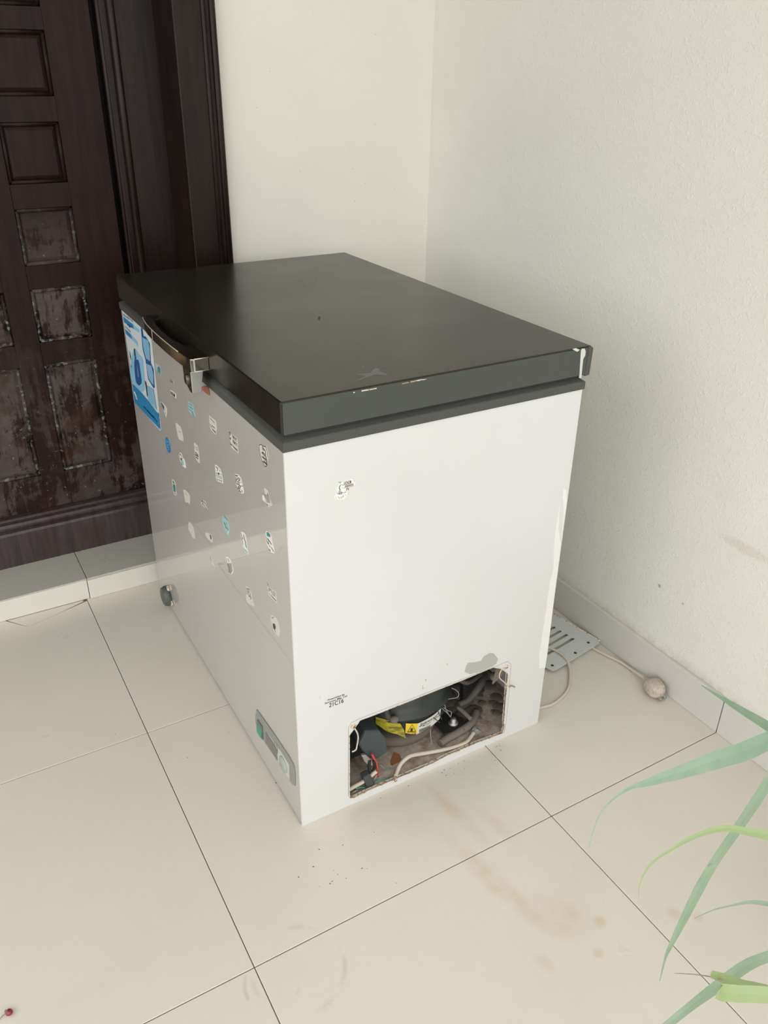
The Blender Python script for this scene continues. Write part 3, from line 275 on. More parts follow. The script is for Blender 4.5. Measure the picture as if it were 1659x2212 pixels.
def door_mat(name, wear, col=(.0155, .0055, .0042), ztop=.95, gloss=.45, sp=.2, zr=.6, chip=.70):
    m = mat(name, col, gloss, spec=sp); t = NT(m); z = t.xyz()[2]
    grain = t.noise(1.0, 5, .65, t.mapped((60, 60, 5)))
    base = t.mix(t.ramp(grain, [(.3, 0), (.75, 1)]), tuple(c * .6 for c in col), tuple(c * 1.7 for c in col))
    hz = t.n('ShaderNodeMapRange'); t.l(z, hz.inputs[0]); hz.inputs[1].default_value = ztop; hz.inputs[2].default_value = ztop - zr
    hm = hz.outputs[0]
    n1 = t.noise(7, 6, .7, dist=.6); n2 = t.noise(1, 6, .75, t.mapped((45, 45, 7)))
    f = t.math('MULTIPLY', t.ramp(t.math('ADD', t.math('MULTIPLY', n1, .6), t.math('MULTIPLY', n2, .45)), [(.60 - .12 * wear, 0), (.645 - .12 * wear, 1)]), t.math('MULTIPLY', hm, wear, True))
    bare = t.mix(t.ramp(t.noise(14, 5, .7), [(.35, 0), (.7, 1)]), (.10, .080, .078), (.055, .040, .032))
    base = t.mix(f, base, bare)
    rust = t.math('MULTIPLY', t.ramp(t.noise(10, 5, .7), [(.52, 0), (.62, 1)]), t.math('MULTIPLY', hm, .6))
    base = t.mix(rust, base, (.05, .02, .009))
    chips = t.math('MULTIPLY', t.ramp(t.noise(85, 3, .6), [(chip, 0), (chip + .03, 1)]), t.math('MULTIPLY', hm, wear, True))
    base = t.mix(chips, base, (.17, .18, .18))
    t.color(base); t.rough(t.mix(f, (gloss,) * 3, (.75,) * 3)); t.bump(grain, .25, .002); return m
M['wood'] = door_mat('dark_stained_wood', .75, ztop=.72, zr=.5, chip=.67)
M['wood_panel'] = door_mat('weathered_panel_wood', 1.15, ztop=.97, zr=.25, chip=.66)
M['wood_mould'] = door_mat('chipped_moulding_wood', 1.0, col=(.013, .0075, .006), ztop=.97, zr=.25, chip=.56)
M['wood_frame'] = door_mat('frame_wood', .12, col=(.014, .0072, .0058), ztop=.7, gloss=.32, sp=.25)
M['wood_sill'] = door_mat('sill_wood', .25, col=(.050, .036, .036), ztop=.5, gloss=.30, sp=.45)
M['brass'] = mat('brass', (.55, .42, .18), .3, 1.0)

# freezer
def enamel():
    m = mat('white_enamel', (.78, .785, .77), .34, coat=.5, coat_r=.06, spec=.45); t = NT(m)
    n = t.noise(2.5, 4, .6); c = t.mix(t.ramp(n, [(.3, 0), (.75, 1)]), (.735, .745, .75), (.712, .715, .70))
    t.color(c); return m
M['enamel'] = enamel()
def front_enamel():  # front panel in a darker grey than the end panel's enamel
    m = mat('grey_front_enamel', (.50, .48, .45), .38, coat=1.0, coat_r=.022, spec=.35); t = NT(m)
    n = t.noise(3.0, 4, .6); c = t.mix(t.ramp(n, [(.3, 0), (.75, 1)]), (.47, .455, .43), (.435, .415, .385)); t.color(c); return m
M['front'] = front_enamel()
def lid_mat():
    m = mat('charcoal_lid', (.03, .031, .028), .30, spec=.5); t = NT(m)
    n = t.noise(6, 5, .6); c = t.mix(t.ramp(n, [(.35, 0), (.7, 1)]), (.0115, .0098, .0072), (.022, .0178, .0125))
    f = t.ramp(t.noise(1, 4, .6, t.mapped((3, 40, 3))), [(.5, 0), (.8, 1)])
    c = t.mix(t.math('MULTIPLY', f, .3), c, (.045, .036, .025)); t.color(c)
    t.rough(t.ramp(t.noise(9, 4, .6), [(.3, .22), (.75, .28)])); return m
M['lid'] = lid_mat()
M['lid'].node_tree.nodes['Principled BSDF'].inputs['Specular IOR Level'].default_value = .40
M['rim'] = mat('grey_rim_plastic', (.072, .075, .070), .42)
M['lid_end_hazed'] = mat('hazed_charcoal_lid', (.062, .07, .064), .40)  # lid charcoal lightened for the end face, haze put into the colour
M['gasket'] = mat('dark_gasket', (.018, .019, .018), .6)
M['chrome'] = mat('worn_chrome', (.42, .40, .36), .16, 1.0)
M['chrome_b'] = mat('bright_chrome', (.7, .7, .68), .12, 1.0)
M['highlight_line'] = mat('highlight_metal', (.75, .74, .68), .4, .6)  # pale metal that imitates the highlight along the handle's edges
M['lockdark'] = mat('lock_dark', (.13, .12, .11), .3, .9)
M['lockgrey'] = mat('lock_grey', (.36, .36, .35), .35, .3)
M['blackplastic'] = mat('black_plastic', (.008, .008, .008), .35)
M['cavity'] = mat('dark_inner_steel', (.045, .045, .042), .7)
M['rust'] = mat('rusted_edge', (.36, .20, .11), .85); t = NT(M['rust']); t.color(t.mix(t.ramp(t.noise(160, 4, .7), [(.50, 0), (.62, 1)]), (.74, .64, .52), (.26, .12, .06)))
M['tray'] = mat('dusty_tray', (.4, .34, .28), .9); t = NT(M['tray'])
t.color(t.mix(t.ramp(t.noise(22, 5, .7), [(.35, 0), (.65, 1)]), (.60, .53, .46), (.26, .19, .14)))
M['shell'] = mat('black_compressor_enamel', (.022, .026, .025), .38); t = NT(M['shell'])
zz = t.xyz()[2]; mr = t.n('ShaderNodeMapRange'); t.l(zz, mr.inputs[0]); mr.inputs[1].default_value = .075; mr.inputs[2].default_value = .035
t.color(t.mix(t.math('MULTIPLY', mr.outputs[0], t.ramp(t.noise(25, 4, .6), [(.3, .4), (.6, 1)])), (.032, .038, .036), (.20, .185, .155)))
M['relay'] = mat('slate_relay_plastic', (.055, .068, .075), .45)
M['ytape'] = mat('yellow_tape', (.42, .36, .03), .5); t = NT(M['ytape']); t.color(t.mix(t.ramp(t.noise(1, 4, .6, t.mapped((30, 30, 200))), [(.45, 0), (.6, 1)]), (.50, .43, .03), (.16, .14, .02)))
M['yellow'] = mat('yellow_label', (.85, .62, .04), .5)
M['paper'] = mat('white_paper', (.72, .72, .69), .6)
M['ink'] = mat('dark_ink', (.035, .033, .03), .6)
M['grime'] = mat('grimy_tube', (.20, .175, .15), .85)
M['dkhose'] = mat('dark_hose', (.07, .062, .056), .7)
M['brownmud'] = mat('brown_sludge', (.19, .155, .125), .9)
M['redwire'] = mat('red_wire', (.62, .06, .07), .45)
M['greenwire'] = mat('green_wire', (.06, .30, .22), .5)
M['greywire'] = mat('grey_wire', (.30, .31, .31), .5)
M['cable'] = mat('dirty_white_cable', (.62, .56, .46), .6)
M['etape'] = mat('grey_insulating_tape', (.06, .065, .07), .5)
M['steel'] = mat('dull_steel', (.45, .44, .42), .45, .8)
M['rustpatch'] = mat('orange_rust', (.32, .14, .06), .9)
M['smear'] = mat('grey_smear', (.46, .46, .425), .6)
M['film'] = mat('white_film', (.86, .85, .82), .4)
for k, c in dict(white=(.74, .73, .70), pale=(.60, .57, .52), teal=(.30, .50, .50), tealdark=(.06, .24, .27), brown=(.12, .065, .045), grey=(.30, .31, .30), blue=(.018, .21, .42), blueL=(.24, .50, .66), blueD=(.012, .085, .26), blueP=(.20, .42, .58), bluegrey=(.40, .47, .51), ink=(.05, .048, .045), ltteal=(.3, .6, .62)).items():
    M['s_' + k] = mat('sticker_' + k, c, .5)
M['s_bright'] = mat('sticker_bright', (.92, .91, .88), .5)
M['poster'] = mat('poster_paper', (.62, .68, .70), .4)
M['panelgrey'] = mat('control_grey', (.26, .265, .25), .4)
M['panelpale'] = mat('control_pale', (.52, .53, .49), .4)
M['panelblue'] = mat('knob_bluegrey', (.36, .40, .39), .4)
M['switchgrey'] = mat('switch_frame_grey', (.12, .15, .14), .4)
M['windowgrey'] = mat('window_grey', (.17, .16, .15), .35)
M['green'] = mat('green_switch', (.03, .30, .19), .35)
M['foam'] = mat('exposed_foam', (.66, .68, .63), .8)
M['scuff'] = mat('blue_grey_scuff', (.13, .135, .14), .5)
M['scratch'] = mat('pale_scratch', (.20, .19, .17), .5)
M['peach'] = mat('rust_chip', (.55, .36, .22), .8)
M['redtab'] = mat('faded_red_tab', (.35, .13, .08), .6)
M['plugdark'] = mat('drain_plug_grey', (.10, .105, .095), .5)
M['copper'] = mat('copper_wire', (.50, .30, .20), .5, .5)
M['vent'] = mat('pale_painted_steel', (.62, .66, .65), .45); t = NT(M['vent']); t.color(t.mix(t.ramp(t.noise(60, 4, .7), [(.66, 0), (.72, 1)]), (.60, .635, .625), (.30, .17, .09)))
M['slot'] = mat('slot_wall', (.30, .29, .27), .7)
M['plug'] = mat('dusty_plug', (.52, .45, .38), .75); t = NT(M['plug']); t.color(t.mix(t.ramp(t.noise(90, 4, .7), [(.4, 0), (.65, 1)]), (.60, .53, .46), (.42, .34, .27)))
M['crumb'] = mat('dark_crumb', (.06, .045, .035), .9)
M['berry'] = mat('dark_red_berry', (.22, .008, .012), .2, coat=.6)
M['stalk'] = mat('dry_stalk', (.30, .22, .17), .8)
M['pot'] = mat('terracotta', (.30, .13, .07), .8)
M['soil'] = mat('soil', (.05, .035, .025), .95)
def leaf_mat(name, a, b):
    m = mat(name, a, .45); t = NT(m); t.color(t.mix(t.ramp(t.noise(1, 4, .6, t.mapped((20, 60, 60))), [(.35, 0), (.7, 1)]), a, b))
    m.node_tree.nodes['Principled BSDF'].inputs['Transmission Weight'].default_value = 0; return m
M['leaf_g'] = leaf_mat('leaf_green', (.25, .385, .255), (.31, .43, .295))
M['leaf_d'] = leaf_mat('leaf_grey_green', (.24, .34, .22), (.30, .39, .26))
M['leaf_y'] = leaf_mat('leaf_yellow_green', (.34, .43, .19), (.31, .40, .20))
M['leaf_b'] = leaf_mat('leaf_dry', (.34, .25, .18), (.25, .2, .12))

# ------------------------------------------------------------------ the setting
XW, YW, H = .463, 1.2146, 2.75            # right wall, back wall, ceiling height
GY = (1.156, .5911, 0.0, -.5911, -1.182, -1.773, -2.364)
GX = (-2.4, -1.8, -1.2, -.6, 0.0, .453)
floor = MB().box(-2.41, .60, -2.37, 1.36, -.08, -.0018).build('floor', M['grout'], kind='structure')
def tile_pts(name, pts, z0, z1, m, parent):
    return MB().prism(pts, 2, z0, z1, .0008).build(name, m, parent)
g = .0008
crack = [(-.7979, 1.1545), (-.7581, 1.1091), (-.7411, 1.1077), (-.6754, 1.1278), (-.6057, 1.1535)]
for i in range(len(GX) - 1):
    for j in range(len(GY) - 1):
        x0, x1, y0, y1 = GX[i] + g, GX[i + 1] - (g if i < 4 else -.004), GY[j + 1] + g, (GY[j] - g if j else 1.1590)
        if i == 2 and j == 0:     # the tile with a broken corner piece by the step
            tile_pts('tile', [(x0, y0), (x1, y0), (x1, y1 - .009), (-.6757, 1.1270), (-.7411, 1.1069), (-.7583, 1.1083), (-.800, y1), (x0, y1)], -.012, 0, M['tile'], floor)
            tile_pts('tile_fragment', [(-.7955, y1), (-.7578, 1.1104), (-.7409, 1.1091), (-.6752, 1.1289), (-.609, 1.1530), (-.609, y1)], -.012, -.0006, M['tile'], floor)
        else:
            tile_pts('tile', [(x0, y0), (x1, y0), (x1, y1), (x0, y1)], -.012, 0, M['tile'], floor)
MB().prism([(-9, -14), (9, -14), (9, -2.38), (-2.42, -2.38), (-2.42, 1.5), (-9, 1.5)], 2, -.12, -.02).build('ground_outside', M['ground'], kind='structure', label='concrete yard in front of the porch')

# step below the door, clad in tiles
step = MB().box(-1.45, -.1, 1.166, 1.36, -.02, .050).build('door_step', M['grout'], kind='structure')
def quad(name, x0, x1, y0, y1, z0, z1, m, parent, bev=.0008): return MB().box(x0, x1, y0, y1, z0, z1, bev).build(name, m, parent)
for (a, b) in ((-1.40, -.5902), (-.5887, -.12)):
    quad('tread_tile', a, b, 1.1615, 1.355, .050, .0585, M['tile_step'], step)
quad('riser_tile', -1.40, -.5918, 1.1575, 1.166, .0002, .0565, M['tile_riser'], step)
quad('riser_tile', -.5902, -.12, 1.1535, 1.164, .0002, .0560, M['tile_riser'], step)

# walls
w = MB()
w.box(-.205, XW + .15, YW, YW + .22, -.02, H); w.box(-4.5, -1.255, YW, YW + .22, -.02, H); w.box(-1.255, -.205, YW, YW + .22, 2.16, H)
w.build('wall_back', M['wall_b'], kind='structure', fixn=False)
MB().box(XW, XW + .15, -2.3, YW, -.02, H).build('wall_right', M['wall_r'], kind='structure')
MB().box(-2.55, XW + .15, -1.5, YW + .22, H, H + .12).build('ceiling', M['ceil'], kind='structure')
# skirting tiles of the right wall (top just above 9 cm)
sk = MB().box(.4605, XW, -2.3, YW, 0, .0895).build('baseboard_right', M['skirt_cap'], kind='structure')
for (a, b) in ((.5925, 1.2135), (.0013, .5900), (-.5898, -.0013), (-1.18, -.5924), (-1.77, -1.1826), (-2.29, -1.7724)):
    quad('skirting_tile', .4530, .4610, a, b, .0002, .0905, M['tile_skirt'], sk)
sk2 = MB().box(-.11, .4525, YW - .003, YW, 0, .0895).build('baseboard_back', M['skirt_cap'], kind='structure')
quad('skirting_tile', -.105, .4515, YW - .0105, YW - .003, .0008, .0905, M['tile_skirt'], sk2)

# ------------------------------------------------------------------ door
door = empty('door_1', (-.73, 1.313, .0585), kind='structure'); door['label'] = 'dark brown panelled wooden door, worn near its foot'
YF, YD = 1.313, 1.350                     # frame face, leaf face
XR, XL = -.205, -1.255                    # wall opening
# casing: flat board with two beads at its outer edge
def casing(x0, x1, z0, z1, s):
    a = MB()
    a.box(x0, x1, 1.196, YW + .01, z0, z1, .002)
    return a.build('casing', M['wood_frame'], door)
c1 = casing(-.2075, -.112, .0585, 2.25, 1); casing(-1.348, -1.2525, .0585, 2.25, -1)
MB().box(-1.2525, -.2075, 1.196, YW + .01, 2.155, 2.25, .002).build('casing', M['wood_frame'], door)
for (x, r, y) in ((-.121, .0075, 1.1955), (-.141, .0055, 1.1955)):
    MB().tube([(x, y, .0585), (x, y, 2.25)], r, 10).build('casing_bead', M['wood_frame'], c1)
# reveals (jamb lining) running back to the frame
MB().prism([(-.2075, 1.205), (-.2035, 1.205), (-.2035, 1.40), (-.2160, 1.40), (-.2160, YF), ], 2, .0585, 2.155).build('jamb_lining', M['wood_frame'], door)
MB().box(-1.257, -1.2525, 1.205, 1.40, .0585, 2.155).build('jamb_lining', M['wood_frame'], door)
MB().box(-1.2525, -.2075, 1.205, 1.40, 2.150, 2.157).build('jamb_lining', M['wood_frame'], door)
# frame posts with a rounded moulding at the rebate
fr = MB().box(-.300, -.213, YF, 1.41, .0585, 2.15, .0015).build('frame_post', M['wood_frame'], door)
MB().tube([(-.3055, YF + .006, .19), (-.3055, YF + .006, 2.1)], .0095, 12).build('frame_moulding', M['wood_frame'], fr)
MB().box(-.328, -.306, YF + .012, 1.41, .19, 2.1, .0015).build('frame_rebate', M['wood_frame'], fr)
MB().tube([(-.330, YF + .020, .19), (-.330, YF + .020, 2.1)], .006, 10).build('frame_bead', M['wood_frame'], fr)
MB().box(-.352, -.300, YD + .046, 1.41, .19, 2.1).build('light_leak_strip', M['wood_frame'], fr)  # added backing strip, keeps light from leaking past the leaf
fr2 = MB().box(-1.25, -1.16, YF, 1.41, .0585, 2.15, .0015).build('frame_post', M['wood_frame'], door)
MB().box(-1.25, -.21, YF, 1.41, 2.07, 2.15, .0015).build('frame_head', M['wood_frame'], door)
# sill: tall face, hollow, bead, sloped top
sill_prof = [(YF, .0585), (YF, .150), (YF + .002, .157), (YF + .010, .160), (YF + .006, .166), (YF + .005, .172), (YF + .009, .178), (YF + .020, .181), (YF + .024, .186), (1.40, .196), (1.40, .0585)]
MB().prism(sill_prof, 0, -1.16, -.300).build('sill', M['wood_sill'], door)
# leaf
LX0, LX1, LZ0, LZ1 = -1.150, -.3435, .190, 2.07
rows = [(1.345, 1.47), (1.176, 1.303), (.998, 1.1255), (.818, .946), (.634, .764), (.2865, .5795)]
rows_up = [(1.515, 1.64), (1.685, 1.81), (1.855, 1.98)]
cols = [(-.5715, -.4445), (-.7585, -.6300), (-.945, -.8175), (-1.132, -1.0045)]
leaf = MB().box(LX0, LX1, YD + .012, YD + .045, LZ0, LZ1).build('leaf', M['wood'], door)
# stiles and rails standing proud of the recessed panel bed
xs = [LX0] + sorted([c for cc in cols for c in cc]) + [LX1]
st = MB(); zs = sorted([z for r in rows + rows_up for z in r])
edges_x = [(xs[i], xs[i + 1]) for i in range(0, len(xs), 2)]
for k, (a, b) in enumerate(edges_x):
    MB().box(a, b, YD, YD + .012, LZ0, LZ1, .0012).build('stile', M['wood'], leaf)
zz_ = [LZ0] + zs + [LZ1]
for (ca, cb) in cols:
    for i in range(0, len(zz_), 2):
        MB().box(ca, cb, YD + .0002, YD + .012, zz_[i], zz_[i + 1]).build('rail', M['wood'], leaf)
    for (z0, z1) in rows + rows_up:
        # raised field and its moulding frame
        a, b, c, d = ca, cb, z0, z1; i1 = .012; i2 = .017
        f = MB()
        f.add([(a, YD + .010, c), (b, YD + .010, c), (b, YD + .010, d), (a, YD + .010, d),
               (a + i2, YD + .003, c + i2), (b - i2, YD + .003, c + i2), (b - i2, YD + .003, d - i2), (a + i2, YD + .003, d - i2)],
              [(0, 1, 5, 4), (1, 2, 6, 5), (2, 3, 7, 6), (3, 0, 4, 7), (4, 5, 6, 7)])
        f.build('panel', M['wood_panel'], leaf, fixn=False)
        mo = MB()
        q = .0045
        for (p0, p1) in (((a + q, c + q), (b - q, c + q)), ((b - q, c + q), (b - q, d - q)), ((b - q, d - q), (a + q, d - q)), ((a + q, d - q), (a + q, c + q))):
            mo.tube([(p0[0], YD + .004, p0[1]), (p1[0], YD + .004, p1[1])], .0048, 8)
        mo.build('panel_moulding', M['wood_mould'], leaf)
hd = MB().tube([(-.760, YD - .0, .618), (-.760, YD - .045, .618), (-.750, YD - .052, .618), (-.71, YD - .052, .617), (-.6735, YD - .050, .6155)], .0075, 10).build('door_handle', M['brass'], door)
MB().box(-.785, -.735, YD - .004, YD, .53, .66, .003).build('handle_plate', M['brass'], hd)

# ------------------------------------------------------------------ chest freezer
FX, FY, FW, FL, FH = -.4194, .2097, .5585, .8955, .758
X1, Y1 = FX + FW, FY + FL
fz = empty('chest_freezer', (FX + FW / 2, FY + FL / 2, 0), 'white chest freezer with charcoal lid and open motor compartment', 'freezer')
OPEN = [(-.3195, .0200), (-.3185, .1773), (-.2967, .2027), (-.2521, .2022), (-.1945, .2028), (-.1351, .2035), (-.0797, .2035), (0.0, .2059), (.0191, .1955), (.0395, .1750), (.0414, .1081), (.0430, .0423), (.0459, .0318), (.0423, .0150), (-.0169, .0195), (-.0936, .0205), (-.132, .0160), (-.2072, .0171), (-.2793, .0180), (-.3115, .0155)]
def holed(outer, inner, y0, y1):
    bm = bmesh.new()
    def ring(pts, y): return [bm.verts.new((u[0], y, u[1])) for u in pts]
    o0, i0, o1, i1 = ring(outer, y0), ring(inner, y0), ring(outer, y1), ring(inner, y1)
    def edges(L): return [bm.edges.new((L[k], L[(k + 1) % len(L)])) for k in range(len(L))]
    for o, i in ((o0, i0), (o1, i1)):
        bmesh.ops.triangle_fill(bm, use_beauty=True, use_dissolve=False, edges=edges(o) + edges(i))
    for A, B in ((o0, o1), (i0, i1)):
        n = len(A)
        for k in range(n): bm.faces.new((A[k], A[(k + 1) % n], B[(k + 1) % n], B[k]))
    return MB().bm(bm)
outer = [(FX, .0), (X1, .0), (X1, FH), (FX, FH)]
endp = holed(outer, OPEN, FY, FY + .0035).build('end_panel', M['enamel'], fz)
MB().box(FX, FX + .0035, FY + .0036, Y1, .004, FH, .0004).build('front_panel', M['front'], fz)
MB().box(X1 - .0035, X1, FY + .0036, Y1, .004, FH).build('back_panel', M['enamel'], fz)
MB().box(FX + .0036, X1 - .0036, Y1 - .0035, Y1, .004, FH).build('far_end_panel', M['enamel'], fz)
MB().box(FX + .004, X1 - .004, FY + .0042, Y1 - .004, .004, .0125).build('base_tray', M['tray'], fz)
MB().box(FX + .004, X1 - .004, FY + .0042, Y1 - .004, .225, .73).build('inner_tank', M['cavity'], fz)
MB().box(FX + .004, X1 - .004, FY + .30, FY + .31, .0125, .225).build('compartment_wall', M['cavity'], fz)
# torn rusty lip round the opening
lip = MB()
n = len(OPEN)
for k in range(n):
    a, b = Vector(OPEN[k]), Vector(OPEN[(k + 1) % n]); m_ = 5
    for q in range(m_):
        p0 = a.lerp(b, q / m_); p1 = a.lerp(b, (q + 1) / m_)
        nn = Vector((-(p1 - p0).y, (p1 - p0).x)).normalized() * random.uniform(.0004, .0020)
        lip.add([(p0.x, FY - .0004, p0.y), (p1.x, FY - .0004, p1.y), (p1.x + nn.x, FY - .0004, p1.y + nn.y), (p0.x + nn.x, FY - .0004, p0.y + nn.y), (p0.x, FY + .006, p0.y), (p1.x, FY + .006, p1.y)], [(0, 1, 2, 3), (0, 4, 5, 1)])
lip.build('rusted_lip', M['rust'], fz, label='rust-flaked edge of the opening', fixn=False)
# pressed corner outline around the opening
PRESS = [(-.3229, .0259), (-.3213, .198), (-.3145, .206), (-.294, .2085), (.0163, .2068), (.0361, .2075), (.0456, .1963), (.0484, .1228), (.0489, .036), (.046, .0131)]
MB().tube([(x, FY - .0002, z) for x, z in PRESS], .0005, 6, res=1).build('pressed_outline', M['smear'], fz)

# rim, gasket, lid
def frame_rim():
    a = MB(); o = .0022
    prof = [(0, .7575), (-o, .7580), (-o, .7705), (-o + .0015, .7722), (.006, .7765), (.010, .7772), (.012, .7575)]
    # swept round the body rectangle
    ring = []
    for (d, z) in prof:
        ring.append([(FX + d, FY + d, z), (X1 - d + .001, FY + d, z), (X1 - d + .001, Y1 - d, z), (FX + d, Y1 - d, z)])
    vs = [p for r in ring for p in r]; fs = []; m = len(ring)
    for i in range(m):
        for k in range(4): fs.append((i * 4 + k, i * 4 + (k + 1) % 4, ((i + 1) % m) * 4 + (k + 1) % 4, ((i + 1) % m) * 4 + k))
    a.add(vs, fs); return a
frame_rim().build('rim', M['rim'], fz)
MB().box(FX + .006, X1 - .006, FY + .006, Y1 - .006, .773, .786).build('gasket', M['gasket'], fz)
LIDX0, LIDX1, LIDY0, LIDY1, LIDZ0, LIDZ1 = -.4220, .1455, .2075, 1.0985, .7835, .8340
lid = MB().box(LIDX0, LIDX1, LIDY0, LIDY1, LIDZ0, LIDZ1, .0024, 3).build('lid', M['lid'], fz)
MB().prism([(LIDX0 + .003, LIDZ0 + .001), (.1372, LIDZ0 + .001), (.1372, LIDZ1 - .0022), (LIDX0 + .003, LIDZ1 - .0022)], 1, LIDY0 - .0012, LIDY0 + .002, .0006).build('lid_end_haze', M['lid_end_hazed'], lid)  # thin sheet over the lid's end carrying the painted haze
MB().prism([(.1375, LIDZ0 - .002), (.1480, LIDZ0 - .001), (.1490, LIDZ1 - .005), (.1450, LIDZ1 - .001), (.1385, LIDZ1 - .0005)], 1, LIDY0 - .0012, LIDY0 + .06, .0008).build('corner_cap', M['rim'], lid)
MB().prism(SPOON, 1, LIDY0 - .0019, LIDY0 - .0010).build('exposed_foam', M['foam'], lid, label='pale foam showing through a split')
MB().prism(CHIP, 1, LIDY0 - .0019, LIDY0 - .0010).build('exposed_foam', M['foam'], lid)
MB().prism(SCUFF, 2, LIDZ1 - .0002, LIDZ1 + .0002).build('scuff_mark', M['scuff'], lid, label='blue-grey scuff')
for k in range(0, 8, 2): MB().ribbon(LIDSCR[k:k + 2], .0006, 2, LIDZ1 + .0003).build('scratch', M['scratch'], lid, fixn=False)
MB().prism(LIDMARK, 2, LIDZ1 - .0002, LIDZ1 + .0003).build('dark_spot', M['ink'], lid)
for k, (x, z) in enumerate(LIDCHIPS[1:]):
    MB().box(x - .006 if k != 6 else x - .0015, x + .006 if k != 6 else x + .0015, LIDY0 - .0018, LIDY0 - .0002, LIDZ1 - .0055, LIDZ1 - .0035 - .0004 * k % .001, .0004).build('paint_chip', M['peach'] if k in (2, 3) else M['rust'], lid)
for yy in (.33, .98):
    MB().box(X1 - .004, X1 + .018, yy - .03, yy + .03, .70, .798, .003).build('hinge', M['rim'], fz)

# handle with lock
hp = [(-.4215, .503), (-.4470, .5028), (-.4520, .5065), (-.4540, .52), (-.4560, .56), (-.4572, .60), (-.4578, .65), (-.4572, .70), (-.4550, .75), (-.4505, .787), (-.4475, .800), (-.4420, .8045), (-.4215, .8045),
      (-.4215, .778), (-.4300, .7735), (-.4365, .762), (-.4405, .735), (-.4432, .70), (-.4440, .66), (-.4430, .625), (-.4390, .598), (-.4320, .582), (-.4215, .574)]
handle = MB().prism(hp, 2, .7930, .8150, .0014, 2).build('handle', M['chrome'], fz)
MB().prism([(-.4215, .578), (-.4215, .775), (-.434, .766), (-.4425, .70), (-.4425, .63), (-.436, .592)], 2, .7935, .7965).build('finger_recess', M['blackplastic'], handle)
MB().tube([(x - .0002, y, .8140) for x, y in hp[4:11]], .0009, 6).build('edge_highlight', M['highlight_line'], handle)  # added thin tubes stand in for highlights on the bevels
MB().tube([(-.4562, .712, .8135), (-.4562, .712, .7945)], .0009, 6).build('edge_highlight', M['highlight_line'], handle)
MB().tube([(-.4215, .5030, .8147), (-.4465, .5030, .8147)], .0009, 6).build('edge_highlight', M['highlight_line'], handle)
MB().tube([(-.4215, .5030, .7933), (-.4475, .5030, .7933)], .0007, 6).build('edge_highlight', M['highlight_line'], handle)
lk = MB().prism([(.5035, .794), (.5035, .7560), (.5170, .7560), (.5440, .7680), (.5460, .794)], 0, -.4545, -.4380, .001, 2).build('lock_body', M['chrome'], handle)
MB().prism([(-.4530, .793), (-.4545, .757), (-.4400, .757), (-.4335, .793)], 1, .5022, .5034, .0004).build('lock_side', M['lockgrey'], lk)
MB().lathe([(.0, -.0035), (.0085, -.003), (.0095, -.0005), (.0095, .003)], (-.4542, .5270, .7745), 'x', 20).build('lock_cylinder', M['lockdark'], lk)
MB().box(-.4585, -.4575, .5258, .5282, .7705, .7785).build('keyhole', M['blackplastic'], lk)
MB().box(-.4535, -.4490, .5018, .5026, .795, .8135, .0003).build('end_trim', M['chrome_b'], handle)
MB().prism([(.5565, .7470), (.5260, .7572), (.5180, .7430), (.5550, .7415)], 0, FX - .0035, FX - .0004, .0006).build('red_tab', M['redtab'], fz, label='faded red plastic latch tab')

# stickers on the front face
LET = 'abc'
def flat_marks(marks, ax, c, sgn, parent):
    for k, (col, kind, pts, wd) in enumerate(marks):
        off = c + sgn * (.0004 + .00005 * k); a = MB()
        if kind == 's': pts = round_poly(pts, 4)
        if kind in 'ps': a.add([{0: (off, u[0], u[1]), 1: (u[0], off, u[1]), 2: (u[0], u[1], off)}[ax] for u in pts], [tuple(range(len(pts)))])
        else: a.ribbon(pts, max(wd * SW, .0007), ax, off)
        a.build('print', M['s_' + col], parent, fixn=False)
SW = 1.55
def text_mesh(s, p0, p1, height, ax, c, m, parent, rot180=False, name='lettering', flip=1):
    """flat lettering between baseline points p0, p1 on plane ax = c (front: ax 0, end: ax 1)"""
    cu = bpy.data.curves.new(name, 'FONT'); cu.body = s; cu.size = 1; cu.offset = .012
    to = bpy.data.objects.new(name, cu); COL.objects.link(to); bpy.context.view_layer.update()
    me = bpy.data.meshes.new_from_object(to.evaluated_get(bpy.context.evaluated_depsgraph_get()))
    bpy.data.objects.remove(to); bpy.data.curves.remove(cu)
    xs_ = [v.co.x for v in me.vertices]; x0, x1 = min(xs_), max(xs_); ys_ = [v.co.y for v in me.vertices]; y0, y1 = min(ys_), max(ys_)
    a = Vector(p0); b = Vector(p1); u = (b - a) / (x1 - x0); L = (b - a).length; d = (b - a).normalized()
    nrm = Vector((-d.y, d.x)) * flip
    mb = MB(); vs_ = []
    for v in me.vertices:
        q = a + u * (v.co.x - x0) + nrm * ((v.co.y - y0) / (y1 - y0) * height)
        vs_.append({0: (c, q.x, q.y), 1: (q.x, c, q.y)}[ax])
    mb.add(vs_, [tuple(p.vertices) for p in me.polygons]); bpy.data.meshes.remove(me)
    return mb.build(name, m, parent, fixn=False)

